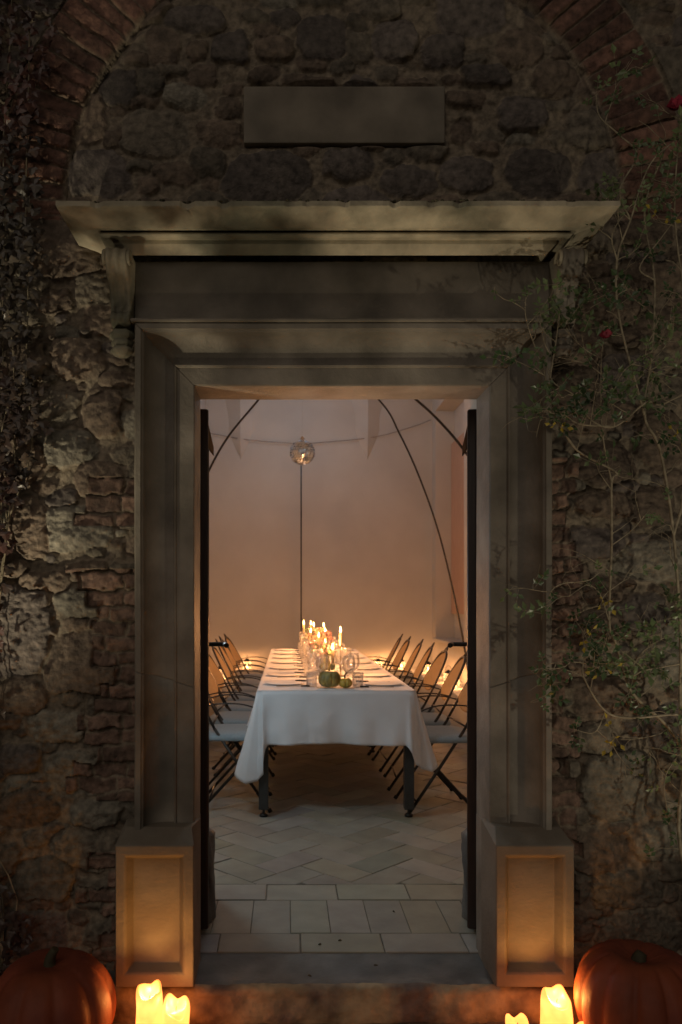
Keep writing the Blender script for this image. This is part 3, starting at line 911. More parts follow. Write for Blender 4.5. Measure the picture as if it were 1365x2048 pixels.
# ------------------------------------------------------------------ chairs
ORD = ['nearest', 'second', 'third', 'fourth', 'fifth', 'sixth', 'farthest']
def make_chair():
    root = empty('folding_chair')
    # faces +x
    m = MB()
    ow, od = 0.215, 0.205
    def sq(a, b, t, e=5.0):
        c, s_ = math.cos(t), math.sin(t)
        k = (abs(c) ** e + abs(s_) ** e) ** (-1 / e)
        return a * c * k, b * s_ * k
    prof = [(0.0, 0.470), (0.5, 0.471), (0.85, 0.468), (0.97, 0.460), (1.0, 0.447), (1.0, 0.432), (0.97, 0.425), (0.0, 0.425)]
    def f(u, v):
        k = prof[int(round(v * (len(prof) - 1)))]
        x, y = sq(od, ow, u * 2 * PI); return (x * max(k[0], .001), y * max(k[0], .001), k[1])
    m.grid(f, 36, len(prof), True, closed_u=True)
    m.build('seat', M['seat'], root)
    # uprights: front foot -> up and back -> arch round the backrest with a small loop on top
    W = 0.200
    def line(y, z):   # x on the upright for height z
        return 0.215 - z * 0.66 if z < 0.50 else 0.215 - 0.33 - (z - 0.50) * 0.52
    for s_ in (-1, 1):
        m = MB(); m.tube([(0.215, s_ * W, 0.008), (line(0, 0.25), s_ * W, 0.25), (line(0, 0.50), s_ * W, 0.50)], 0.0095, 8)
        lg = m.build('leg', M['metal'], root)
        m = MB(); m.tube([(0.221, s_ * W, 0.002), (0.209, s_ * W, 0.022)], 0.013, 8); m.build('foot_cap', M['blackmetal'], lg)
        m = MB(); m.tube([(0.175, s_ * (W - 0.022), 0.425), (0.03, s_ * (W - 0.022), 0.258), (-0.20, s_ * (W - 0.022), 0.006)], 0.0095, 8)
        lg = m.build('leg', M['metal'], root)
        m = MB(); m.tube([(-0.205, s_ * (W - 0.022), 0.001), (-0.192, s_ * (W - 0.022), 0.016)], 0.013, 8); m.build('foot_cap', M['blackmetal'], lg)
    m = MB(); m.tube([(0.05 - 0.19, -W + 0.022, 0.085), (0.05 - 0.19, W - 0.022, 0.085)], 0.006, 6)
    m.build('stretcher', M['metal'], root)
    m = MB(); m.tube([(0.165, -W, 0.08), (0.165, W, 0.08)], 0.006, 6); m.build('stretcher', M['metal'], root)
    pts = []
    for k in range(31):
        t = k / 30; a = PI * t
        z = 0.50 + 0.375 * math.sin(a) ** 0.72
        y = -W * math.cos(a) * (1.0 if abs(math.cos(a)) > 0.999 else 1.0)
        yy = -W * (abs(math.cos(a)) ** 0.75) * (1 if math.cos(a) > 0 else -1)
        pts.append((line(0, z), yy, z))
    m = MB(); m.tube(pts, 0.0085, 8)
    m.tube([(line(0, 0.868), -0.045, 0.862), (line(0, 0.90), -0.026, 0.895), (line(0, 0.918), 0, 0.912), (line(0, 0.90), 0.026, 0.895), (line(0, 0.868), 0.045, 0.862)], 0.006, 6)
    m.tube([(line(0, 0.52), -W, 0.52), (line(0, 0.52), W, 0.52)], 0.006, 6)
    m.build('back_frame', M['metal'], root)
    # oval backrest
    m = MB()
    def g(u, v):
        a = u * 2 * PI; r_ = v
        y = W * 0.965 * math.cos(a) * r_
        if math.sin(a) > 0: z = 0.665 + 0.200 * abs(math.sin(a)) ** 0.85 * r_
        else: z = 0.665 - 0.085 * abs(math.sin(a)) ** 1.1 * r_
        y *= (1.0 if z > 0.6 else 1.0)
        return (line(0, z) - 0.016 * (1 - (y / W) ** 2) + 0.002, y, z)
    m.grid(g, 40, 9, True, closed_u=True)
    m.build('backrest', M['back'], root, solid=0.006)
    for s_ in (-1, 1):
        m = MB()
        p = catmull([(line(0, 0.63), s_ * (W + 0.002), 0.63), (-0.08, s_ * (W + 0.024), 0.650), (0.06, s_ * (W + 0.026), 0.645), (0.165, s_ * (W + 0.020), 0.60), (0.20, s_ * (W + 0.008), 0.52), (0.175, s_ * (W + 0.002), 0.44)], 5)
        m.tube(p, 0.0045, 7); m.build('armrest', M['metal'], root)
    return root
proto = make_chair()
first = True
for side in (-1, 1):
    for i in range(7):
        c = proto if first else copy_tree(proto); first = False
        D = 4.87 + 0.585 * i
        if side > 0: D = 4.80 + 0.60 * i
        x = -0.335 if side < 0 else 0.905
        c.location = (x + rng.normal(0, 0.012), D, 0.0)
        c.rotation_euler = (0, 0, (0 if side < 0 else PI) + rng.normal(0, 0.06))
        tag(c, '%s oval-backed folding chair from the doorway on the %s side of the table' % (ORD[i], 'left' if side < 0 else 'right'), 'chair', 'folding chairs along the table')

# ------------------------------------------------------------------ tableware
TT = TZ + 0.0055
GL = {}
def place(name, mkr, loc, rz, label, cat, group):
    if name not in GL: GL[name] = mkr(); c = GL[name]
    else: c = copy_tree(GL[name])
    c.location = loc; c.rotation_euler = (0, 0, rz)
    tag(c, label, cat, group)
    return c
def mk_plate():
    m = MB(); m.lathe([(0.001, 0.002), (0.06, 0.002), (0.068, 0.001), (0.072, 0.003), (0.118, 0.007), (0.120, 0.009), (0.117, 0.010), (0.074, 0.006), (0.064, 0.005), (0.001, 0.005)], n=36)
    return m.build('plate', M['china'])
def mk_wine():
    r = empty('wine_glass')
    m = MB(); m.lathe([(0.012, 0.088), (0.026, 0.098), (0.036, 0.115), (0.040, 0.140), (0.037, 0.170), (0.032, 0.195), (0.031, 0.195), (0.036, 0.168), (0.0385, 0.140), (0.034, 0.117), (0.022, 0.100), (0.001, 0.092)], n=20)
    m.build('bowl', M['glass'], r)
    m = MB(); m.lathe([(0.001, 0.0005), (0.033, 0.001), (0.034, 0.003), (0.010, 0.007), (0.004, 0.014), (0.0035, 0.06), (0.006, 0.085), (0.012, 0.089)], n=16)
    m.build('stem', M['glass'], r)
    return r
def mk_tumbler():
    m = MB(); m.lathe([(0.001, 0.001), (0.032, 0.001), (0.036, 0.088), (0.0345, 0.088), (0.031, 0.008), (0.001, 0.008)], n=20)
    return m.build('tumbler', M['glass'])
def mk_fork():
    r = empty('fork')
    m = MB(); m.box(-0.045, 0.05, -0.004, 0.004, 0.002, 0.005)
    m.box(-0.062, -0.045, -0.010, 0.010, 0.002, 0.005)
    for k in range(4): m.box(-0.098, -0.062, -0.0095 + k * 0.0055, -0.0065 + k * 0.0055, 0.002, 0.005)
    m.build('blade', M['silver'], r)
    m = MB(); m.box(0.05, 0.105, -0.0065, 0.0065, 0.0, 0.009); m.build('handle', M['blackmetal'], r, bevel=0.002)
    return r
def mk_knife():
    r = empty('knife')
    m = MB(); m.prism([(-0.11, 0.0), (-0.10, 0.008), (0.0, 0.009), (0.03, 0.006), (0.03, -0.004), (-0.10, -0.004)], lambda p: (p[0], p[1], 0.001), lambda p: (p[0], p[1], 0.003)); m.build('blade', M['silver'], r)
    m = MB(); m.box(0.03, 0.11, -0.007, 0.007, 0.0, 0.009); m.build('handle', M['blackmetal'], r, bevel=0.002)
    return r
def mk_napkin():
    m = MB(); m.box(-0.09, 0.09, -0.035, 0.035, 0.0, 0.008); return m.build('napkin', M['linen'], bevel=0.003)
for side in (-1, 1):
    sd = 'left' if side < 0 else 'right'
    for i in range(7):
        y = (4.87 + 0.575 * i) if side < 0 else (4.83 + 0.585 * i)
        if y > 8.45: y = 8.42
        e = TX0 if side < 0 else TX1
        s_ = -side   # towards the table's middle
        lab = '%s place from the doorway on the %s side' % (ORD[i], sd)
        place('plate', mk_plate, (e + s_ * 0.150, y + 0.03, TT), 0, 'round white plate at the ' + lab, 'plate', 'plates on the table')
        place('fork', mk_fork, (e + s_ * 0.20, y - 0.135, TT + 0.001), (0 if s_ > 0 else PI) + rng.normal(0, 0.08), 'dark-handled fork lying at the ' + lab, 'fork', 'forks on the table')
        place('knife', mk_knife, (e + s_ * 0.19, y + 0.19, TT + 0.001), (0 if s_ > 0 else PI) + rng.normal(0, 0.08), 'dark-handled knife lying at the ' + lab, 'knife', 'knives on the table')
        place('wine_glass', mk_wine, (e + s_ * 0.33, y + 0.03 + rng.normal(0, .015), TT), rng.random() * 6, 'stemmed wine glass at the ' + lab, 'glass', 'wine glasses on the table')
        place('tumbler', mk_tumbler, (e + s_ * 0.315, y - 0.10 + rng.normal(0, .015), TT), 0, 'clear water tumbler at the ' + lab, 'glass', 'water tumblers on the table')
        place('wine_glass', mk_wine, (e + s_ * 0.375, y - 0.18 + rng.normal(0, .015), TT), rng.random() * 6, 'inner wine glass at the ' + lab, 'glass', 'wine glasses on the table')

# candles on the table
FL_PROF = [(0.001, 0.0), (0.0045, 0.004), (0.0068, 0.011), (0.0060, 0.019), (0.0035, 0.029), (0.001, 0.040)]
def flame(parent_loc, root, z, scale=1.0):
    m = MB(); m.lathe([(a * scale, z + b * scale) for a, b in FL_PROF], n=12)
    m.build('flame', M['flame'], root)
def table_candle(px, fy, D, kind, label):
    p = P(px, fy, D)
    zf = p.z - TT - 0.016
    r = empty('candlestick', (p.x, D, TT))
    tag(r, label, 'candlestick', 'lit candlesticks on the table')
    if kind == 'tall':
        hz = zf - 0.085
        m = MB(); m.lathe([(0.001, 0.0005), (0.032, 0.001), (0.034, 0.004), (0.012, 0.010), (0.004, 0.016), (0.004, hz - 0.02), (0.008, hz - 0.012), (0.014, hz), (0.011, hz + 0.002), (0.001, hz + 0.001)], n=18)
        m.build('holder', M['brass'], r)
    else:
        hz = zf - 0.095
        hz = max(hz, 0.04)
        m = MB(); m.lathe([(0.001, 0.0005), (0.030, 0.001), (0.032, 0.006), (0.014, 0.014), (0.012, hz * 0.5), (0.018, hz * 0.75), (0.017, hz), (0.001, hz - 0.004)], n=18)
        m.build('holder', M['vasegreen'], r)
    m = MB(); m.lathe([(0.0105, hz - 0.003), (0.0108, zf - 0.004), (0.008, zf - 0.001), (0.001, zf - 0.003)], n=16)
    c = m.build('candle', M['wax'], r)
    m = MB(); m.tube([(0, 0, zf - 0.004), (0.0008, 0, zf + 0.008)], 0.0009, 5); m.build('wick', M['blackmetal'], c)
    m = MB(); m.lathe([(a, zf + 0.002 + b) for a, b in FL_PROF], n=12); m.build('flame', M['flame'], r)
    lamp('candle_light', (p.x, D, TT + zf + 0.055), K_CANDLE, WARM, 0.012).parent = None
TC = [(681.5, 1261, 5.41, 'tall', 'tall thin brass candlestick standing behind the yellow gourd'),
      (666, 1295, 5.35, 'short', 'short green candle holder just behind the green pumpkin'),
      (651, 1285, 6.0, 'short', 'short candle holder behind the pink flower vase'),
      (638, 1271, 6.4, 'short', 'candle holder beside the dried flowers in mid table'),
      (651, 1262, 6.8, 'short', 'candle holder right of centre just past mid table'),
      (622, 1262, 7.2, 'short', 'candle holder left of centre beyond mid table'),
      (648, 1251, 7.4, 'tall', 'tall brass candlestick on the right in the far half of the table'),
      (628, 1250, 7.8, 'tall', 'right one of the two close tall candles at the far end'),
      (622.5, 1247, 8.15, 'tall', 'left one of the two close tall candles at the far end'),
      (608, 1246, 8.35, 'tall', 'leftmost lit candle, at the far end in front of the pole')]
for a in TC: table_candle(*a)

# vases with flowers
def vase(x, y, s_, mats, n, label, seed, vm='glass'):
    rr = random.Random(seed)
    r = empty('flower_vase', (x, y, TT))
    tag(r, label, 'vase', 'vases of flowers on the table')
    m = MB(); m.lathe([(0.001, 0.001), (0.030 * s_, 0.001), (0.036 * s_, 0.03 * s_), (0.038 * s_, 0.07 * s_), (0.026 * s_, 0.10 * s_), (0.030 * s_, 0.115 * s_), (0.028 * s_, 0.115 * s_), (0.024 * s_, 0.10 * s_), (0.035 * s_, 0.07 * s_), (0.001, 0.005)], n=20)
    m.build('jar', M[vm], r)
    ms = MB(); heads = []
    for k in range(n):
        a = rr.random() * 2 * PI; q = math.sqrt(rr.random()) * 0.075 * s_; z = (0.14 + 0.07 * rr.random()) * s_ - q * 0.4
        h = Vector((q * math.cos(a), q * math.sin(a), z)); heads.append(h)
        ms.tube([(0.3 * h.x * .4, 0.3 * h.y * .4, 0.02), (h.x * .35, h.y * .35, 0.10 * s_), h], 0.0012, 4)
    ms.build('stem', M['leaf'], r)
    for mi, mt in enumerate(mats):
        m = MB()
        for k, h in enumerate(heads):
            if k % len(mats) != mi: continue
            R0 = (0.010 + 0.010 * rr.random()) * s_
            for j in range(16):
                d = Vector((rr.gauss(0, 1), rr.gauss(0, 1), rr.gauss(0.3, 1))).normalized()
                t1 = d.cross(Vector((0.3, 0.5, 0.8))).normalized(); t2 = d.cross(t1)
                c = h + d * R0 * 0.5; w_ = R0 * 0.45
                m.add([c - t1 * w_, c + d * R0 * .3 - t2 * w_, c + t1 * w_ + d * R0 * .5, c + d * R0 * .3 + t2 * w_], [(0, 1, 2, 3)], True)
        m.build('flower_head' if mt != 'leaf' else 'foliage', M[mt], r)
vase(0.262, 5.50, 1.15, ['pinkpetal', 'leaf', 'pinkpetal'], 26, 'stoneware jar of pink flowers right behind the green pumpkin', 1, 'vasegreen')
vase(0.235, 5.85, 1.1, ['drypetal', 'pinkpetal', 'leaf'], 26, 'glass vase of pale pink flowers, second from the doorway', 2)
vase(0.275, 6.65, 1.35, ['drypetal', 'pinkpetal'], 30, 'large glass vase of dusty dried flowers in mid table', 3)
vase(0.255, 7.55, 1.4, ['drypetal', 'leaf'], 26, 'farthest vase, dried flowers at the far end of the table', 4)

def pumpkin(name, loc, r, h, ribs, depth, matname, label, cat='pumpkin', group=None, stem_r=0.02, stem_h=0.04, stem_curve=0.3, pear=0.0, n=72, dip=0.16):
    root = empty(name, loc); tag(root, label, cat, group)
    m = MB()
    def f(u, v):
        a = u * 2 * PI; ph = v * PI
        k = abs(math.sin(a * ribs / 2 + 0.3 * math.sin(a)))
        rb = 1 - depth * (1 - k) ** 2.0
        rad = math.sin(ph) ** 0.78
        z = h / 2 - h / 2 * math.cos(ph) * (1 - 0)
        z = h / 2 * (1 - math.cos(ph))
        sink = dip * h * math.exp(-(rad / 0.42) ** 2)
        z = z - (sink if v > 0.5 else -sink * 0.6)
        wob = 1 + 0.03 * math.sin(a + 1) + 0.02 * math.sin(3 * a + 2)
        pr = 1 - pear * (v ** 2)
        return (r * rad * rb * wob * pr * math.cos(a), r * rad * rb * wob * pr * math.sin(a), z)
    m.grid(lambda u, v: f(u, 0.004 + v * 0.992), n, 30, True, closed_u=True)
    m.build('body', M[matname], root)
    m = MB()
    zt = h * (1 - dip) * 0.985
    sr = stem_r
    pts = catmull([(0, 0, zt - 0.01), (0, 0, zt + stem_h * .4), (stem_h * stem_curve, 0, zt + stem_h)], 4)
    m.tube(pts, [sr * (1.5 - 0.7 * k / (len(pts) - 1)) for k in range(len(pts))], 9)
    m.build('stem', M['stem'], root)
    return root
pumpkin('green_pumpkin', (0.250, 4.685, TT), 0.069, 0.108, 9, 0.14, 'greenpumpkin', 'small dark green pumpkin at the near end of the table', stem_r=0.006, stem_h=0.012, dip=0.1)
pumpkin('yellow_gourd', (0.345, 4.675, TT), 0.042, 0.062, 8, 0.18, 'yellowgourd', 'small knobbly yellow gourd beside the green pumpkin', cat='gourd', stem_r=0.004, stem_h=0.055, stem_curve=0.7, dip=0.05)

# ------------------------------------------------------------------ lanterns
def mk_lantern():
    r = empty('lantern')
    m = MB(); m.lathe([(0.001, 0.002), (0.040, 0.002), (0.060, 0.03), (0.064, 0.06), (0.052, 0.10), (0.036, 0.115), (0.034, 0.115), (0.050, 0.10), (0.061, 0.06), (0.057, 0.032), (0.038, 0.006), (0.001, 0.006)], n=22)
    m.build('glass_jar', M['glass'], r)
    m = MB(); m.lathe([(0.040, 0.112), (0.042, 0.125), (0.030, 0.135), (0.014, 0.150), (0.001, 0.152)], n=18)
    m.build('lid', M['blackmetal'], r)
    m = MB(); m.tube([(0.045 * math.cos(a), 0, 0.125 + 0.075 * math.sin(a)) for a in [PI * k / 12 for k in range(13)]], 0.0018, 5); m.build('wire_handle', M['blackmetal'], r)
    m = MB(); m.lathe([(0.001, 0.007), (0.022, 0.007), (0.022, 0.034), (0.016, 0.036), (0.001, 0.034)], n=16); m.build('candle', M['glow'], r)
    m = MB(); m.lathe([(a * 1.3, 0.036 + b * 0.9) for a, b in FL_PROF], n=10); m.build('flame', M['flame'], r)
    return r
lan = mk_lantern(); fl = True
LT = [(-0.56, 10.90, 'on the far bench at the left, beyond the left chairs'), (1.26, 10.90, 'on the far bench just right of the table'), (1.58, 10.85, 'on the far bench, second right of the table'),
      (1.86, 10.35, 'at the corner of the far and right benches'), (1.80, 9.70, 'on the right bench behind the fourth right chair'), (1.86, 9.05, 'on the right bench, third from the far corner'), (1.80, 8.45, 'on the right bench behind the third right chair'),
      (1.86, 7.75, 'on the right bench nearest the doorway'), (-0.82, 9.60, 'on the left bench, farthest from the doorway'), (-0.80, 8.75, 'on the left bench, second from the far end'), (-0.79, 8.0, 'on the left bench, third from the far end'), (-0.79, 7.2, 'on the left bench, nearest the doorway')]
for (x, y, lb) in LT:
    c = lan if fl else copy_tree(lan); fl = False
    c.location = (x, y, 0.3205); c.rotation_euler = (0, 0, rng.random() * 3)
    tag(c, 'round glass candle lantern ' + lb, 'lantern', 'glass lanterns along the benches')
    lamp('tealight', (x, y, 0.3205 + 0.088), K_TEA, WARM, 0.015)

# ------------------------------------------------------------------ arched rods, mirror ball, cable
AP = Vector((0.155, 8.0, 4.0))
def rod(pts, r, label):
    m = MB(); m.tube(catmull(pts, 8), r, 8)
    tag(m.build('arched_rod', M['metal']), label, 'metal rod', 'arched metal rods meeting over the table')
rod([AP, P(754, 795, 7.9), P(800, 868, 7.8), P(846, 971, 7.75), P(885, 1090, 7.7), P(923, 1260, 7.6), Vector((1.78, 7.55, 0.317))], 0.0095, 'dark arched metal rod sweeping down to the right bench behind the chairs')
rod([AP + Vector((0.01, 0, 0.018)), P(735, 718, 7.5), P(828, 795, 7.0), P(880, 843, 6.75), P(932, 905, 6.5), P(975, 980, 6.3), Vector((1.78, 6.1, 1.2)), Vector((1.88, 6.0, 0.0))], 0.0115, 'thick dark arched rod crossing the top right corner of the doorway')
rod([AP + Vector((-0.01, 0, 0.018)), P(562, 735, 7.5), P(520.6, 795, 7.0), P(459, 870, 6.75), P(418.7, 940, 6.5), P(385, 1020, 6.3), Vector((-0.90, 6.1, 1.2)), Vector((-0.98, 6.0, 0.0))], 0.0095, 'dark arched rod descending at the upper left of the doorway')
m = MB(); m.tube([(0.168, 9.5, 0.0), (0.168, 9.5, 1.5), (0.168, 9.5, 3.06)], 0.0095, 8)
m.lathe([(0.001, 0.001), (0.12, 0.001), (0.12, 0.012), (0.015, 0.02), (0.001, 0.03)], (0.168, 9.5, 0), 20)
tag(m.build('upright_pole', M['metal']), 'upright dark pole rising straight behind the table under the mirror ball', 'pole')
def ball():
    c = P(605, 905, 7.8)
    root = empty('mirror_ball', c); tag(root, 'small silver mirror ball hanging high behind the table', 'mirror ball')
    r = 0.124
    m = MB(); m.lathe([(max(0.001, (r - 0.003) * math.sin(PI * k / 16)), -(r - 0.003) * math.cos(PI * k / 16)) for k in range(17)], n=28)
    m.build('core', M['mirror'], root)
    m = MB()
    rows = 15
    for i in range(rows):
        t0, t1 = PI * i / rows, PI * (i + 1) / rows
        nn = max(5, int(2 * rows * math.sin((t0 + t1) / 2)))
        for k in range(nn):
            a0, a1 = 2 * PI * k / nn, 2 * PI * (k + 1) / nn
            tt0 = t0 + (t1 - t0) * .06; tt1 = t1 - (t1 - t0) * .06; b0 = a0 + (a1 - a0) * .06; b1 = a1 - (a1 - a0) * .06
            jit = [1 + rng.normal(0, 0.020) for _ in range(4)]
            vs = [Vector((math.sin(t) * math.cos(a), math.sin(t) * math.sin(a), -math.cos(t))) * r * j for (t, a), j in zip([(tt0, b0), (tt0, b1), (tt1, b1), (tt1, b0)], jit)]
            m.add(vs, [(0, 1, 2, 3)])
    m.build('mirror_tile', M['mirror'], root)
    m = MB(); m.lathe([(0.03, r - 0.006), (0.028, r + 0.012), (0.012, r + 0.03), (0.004, r + 0.04), (0.001, r + 0.042)], n=14); m.build('cap', M['silver'], root)
    m = MB(); m.tube([(0, 0, r + 0.03), (AP.x - c.x, AP.y - c.y, AP.z - c.z)], 0.0007, 5); m.build('cord', M['silver'], root)
ball()
m = MB(); m.tube(catmull([P(380, 858, 11.05), P(428, 868, 11.05), P(494, 879, 11.05), P(578, 886, 11.05), P(643, 885, 11.05), P(753, 873, 11.05), P(830, 852, 11.05), P(862, 840, 11.05)], 6), 0.0055, 6)
tag(m.build('hanging_cable', M['cable']), 'thin grey cable sagging across the upper back wall', 'cable')

# ------------------------------------------------------------------ lamps out of view: floor lamp, plus two pendants added as fill
def floor_lamp():
    r = empty('floor_lamp', (-0.60, 3.85, 0)); tag(r, 'white globe floor lamp standing behind the left door leaf', 'lamp')
    m = MB(); m.lathe([(0.001, 0.001), (0.10, 0.001), (0.10, 0.015), (0.012, 0.022), (0.008, 0.05), (0.008, 1.26), (0.03, 1.28), (0.03, 1.30)], n=20); m.build('stand', M['blackmetal'], r)
    m = MB(); m.lathe([(0.001 + 0.065 * math.sin(PI * k / 14), 1.355 - 0.065 * math.cos(PI * k / 14)) for k in range(15)], n=22); m.build('globe', M['glass'], r)
    lamp('floor_lamp_bulb', (-0.60, 3.85, 1.355), K_FLOORLAMP, (0.64, 0.88, 1.0), 0.05)
    r = empty('added_pendant', (0.35, 4.3, 3.7)); tag(r, 'added globe pendant under the ceiling inside the entrance, unseen fill for the floor', 'lamp')
    m = MB(); m.lathe([(0.001 + 0.20 * math.sin(PI * k / 14), -0.20 * math.cos(PI * k / 14)) for k in range(15)], n=26); m.build('globe', M['glass'], r)
    m = MB(); m.tube([(0, 0, 0.19), (0, 0, 0.55)], 0.004, 6); m.build('cord', M['blackmetal'], r)
    lamp('pendant_fill', (0.35, 4.3, 3.7), K_FRONT_FILL, (0.72, 0.92, 1.0), 0.19)  # added fill over the near floor, hidden above the lintel
floor_lamp()
r = empty('added_pendant', (0.15, 9.4, 4.0)); tag(r, 'added globe pendant in front of the back wall, unseen fill for its upper part', 'lamp')
m = MB(); m.lathe([(0.001 + 0.14 * math.sin(PI * k / 14), -0.14 * math.cos(PI * k / 14)) for k in range(15)], n=26); m.build('globe', M['glass'], r)
m = MB(); m.tube([(0, 0, 0.13), (0, 0, 0.25)], 0.004, 6); m.build('cord', M['blackmetal'], r)
lamp('pendant_fill', (0.15, 9.4, 4.0), K_BACK_FILL, (0.64, 0.80, 1.0), 0.13)  # added cool fill that greys the top of the back wall

# garden uplight beyond the left edge of the photo
GP = Vector((-1.62, 1.98, 0.03))
r = empty('garden_spotlight', (GP.x, GP.y, -0.115)); tag(r, 'small black garden spotlight on the ground left of the doorway', 'spotlight')
m = MB(); m.lathe([(0.045, 0.10), (0.05, 0.14), (0.046, 0.14), (0.04, 0.105), (0.001, 0.10)], n=18); m.build('housing', M['blackmetal'], r)
m = MB(); m.tube([(0, 0, 0.0), (0, 0, 0.10)], 0.010, 8); m.build('spike', M['blackmetal'], r)
lamp('garden_spot', GP, K_GARDEN, (1.0, 0.86, 0.60), 0.02, 'SPOT', aim=(-0.30, 2.60, 2.55), size=50, blend=1.0)
QP = Vector((2.05, 1.35, 0.02))  # added raking spot, brightens the dim right wall and rose
r = empty('garden_spotlight', (QP.x, QP.y, -0.115)); tag(r, 'added black spotlight on the ground right of the doorway, unseen fill for wall and rose', 'spotlight')
m = MB(); m.lathe([(0.045, 0.10), (0.05, 0.13), (0.046, 0.13), (0.04, 0.105), (0.001, 0.10)], n=18); m.build('housing', M['blackmetal'], r)
m = MB(); m.tube([(0, 0, 0.0), (0, 0, 0.10)], 0.010, 8); m.build('spike', M['blackmetal'], r)
lamp('garden_spot', QP, 36, (1.0, 0.86, 0.62), 0.02, 'SPOT', aim=(1.22, 2.62, 1.75), size=85, blend=1.0)
def shrub():
    rr = random.Random(11); o = Vector((-1.42, 2.16, -0.115))
    root = empty('garden_shrub', o); tag(root, 'small loose garden shrub left of the doorway', 'shrub')
    m = MB(); ms = MB()
    for k in range(26):
        t = rr.uniform(.22, .36); tgt = Vector((rr.uniform(-.75, .25), 2.5, 2.45))
        c = GP.lerp(tgt, t) + Vector((rr.gauss(0, .02), rr.gauss(0, .02), rr.gauss(0, .03)))
        ms.tube([(0, 0, 0), (c - o) * .5 + Vector((rr.gauss(0, .02), 0, .05)), c - o], 0.0022, 5)
        for j in range(3):
            d = Vector((rr.gauss(0, 1), rr.gauss(0, 1), rr.gauss(.3, 1))).normalized()
            leaf_quad(m, c - o, d, Vector((rr.gauss(0, 1), rr.gauss(0, 1), 1)).normalized(), 0.045, 0.022)
    m.build('foliage', M['leaf'], root); ms.build('twig', M['cane'], root)
# added soft warm fill from the front left, lifts the facade's ambient light
ml = bpy.data.lights.new('ambient_fill', 'SUN'); ml.energy = 0.37; ml.angle = R(60); ml.color = (1.0, 0.85, 0.70)
mo = bpy.data.objects.new('ambient_fill', ml); mo.rotation_euler = (Vector((0.35, 1.0, -0.70))).to_track_quat('-Z', 'Y').to_euler(); COL.objects.link(mo)

# ------------------------------------------------------------------ big pumpkins and pillar candles outside
pumpkin('orange_pumpkin', (-0.705, 2.33, -0.112), 0.186, 0.315, 10, 0.07, 'pumpkin', 'large smooth red-orange pumpkin at the left foot of the doorway', group='pumpkins by the door', stem_r=0.014, stem_h=0.055, dip=0.10, n=120)
pumpkin('orange_pumpkin', (1.045, 2.33, -0.112), 0.190, 0.345, 12, 0.10, 'pumpkin', 'large ribbed red-orange pumpkin at the right foot of the doorway', group='pumpkins by the door', stem_r=0.018, stem_h=0.03, dip=0.14, n=120)

def pillar(px, D, rad, top, seed, label, lean=0.0, notch=0.3, light=1.0, tall=True):
    rr = random.Random(seed)
    x = (px - VX) * D / FPX
    h = top + 0.112
    root = empty('pillar_candle', (x, D, -0.112)); tag(root, label, 'candle', 'melted pillar candles by the door')
    a0 = rr.random() * 6
    dr = -PI / 2 + rr.uniform(-0.5, 0.5)
    def rimz(a):   # rim is melted down towards the camera side and torn at the back
        return h - 0.012 * max(0.0, 1 - abs(((a - PI / 2 + PI) % (2 * PI)) - PI) / 0.6) - notch * 0.055 * (0.5 + 0.5 * math.cos(a - dr)) ** 2 - 0.006 * math.sin(3 * a + a0)
    m = MB()
    prof = [(0.80, 0.0, 0), (1.0, 0.06, 0), (1.02, 0.3, 0), (1.0, 0.6, 0), (1.03, 0.8, 0), (1.0, 0.93, 0), (0.93, 0.985, 0), (0.84, 1.0, 0), (0.74, 0.985, 0), (0.66, 0.93, 1), (0.55, 0.86, 1), (0.3, 0.82, 1), (0.001, 0.81, 1)]
    def f(u, v):
        a = u * 2 * PI; k = prof[int(round(v * (len(prof) - 1)))]
        rz = rimz(a)
        z = k[1] * rz if k[2] == 0 else h * 0.80 + (k[1] - 0.81) * (rz - h * 0.80) / 0.19
        q = 1 + 0.05 * math.sin(2 * a + a0 + z * 20) + 0.035 * math.sin(5 * a + z * 50)
        return (rad * k[0] * q * math.cos(a) + lean * z, rad * k[0] * q * math.sin(a), z)
    m.grid(f, 40, len(prof), True, closed_u=True)
    m.build('wax_body', M['pillar'], root, subsurf=1)
    m = MB(); m.tube([(lean * h, 0, h * 0.80), (lean * h + 0.002, 0, h * 0.80 + 0.012)], 0.0012, 5); m.build('wick', M['blackmetal'], root)
    if light: lamp('pillar_flame', (x + lean * h, D, -0.112 + h * 0.80 + 0.020), K_PILLAR * light, (1.0, 0.46, 0.11), 0.008)
pillar(299, 2.38, 0.041, 0.088, 3, 'tallest glowing pillar candle in front of the left base', light=1.0, notch=0.45)
pillar(352, 2.36, 0.040, 0.058, 5, 'shorter glowing candle with folded melted top beside the left pillar candle', light=0.5, notch=0.9)
pillar(1114, 2.38, 0.046, 0.074, 8, 'glowing pillar candle with torn open rim in front of the right base', light=1.0, notch=0.8)
# curled wax petals beside the right candle: short candles melted open
pillar(1044, 2.32, 0.036, 0.022, 12, 'low curled melted candle left of the right pillar candle', light=0, notch=0.9, lean=-0.10)
pillar(1170, 2.30, 0.036, 0.012, 14, 'low melted candle between the right pillar candle and the pumpkin', light=0.6, notch=0.9, lean=0.10)

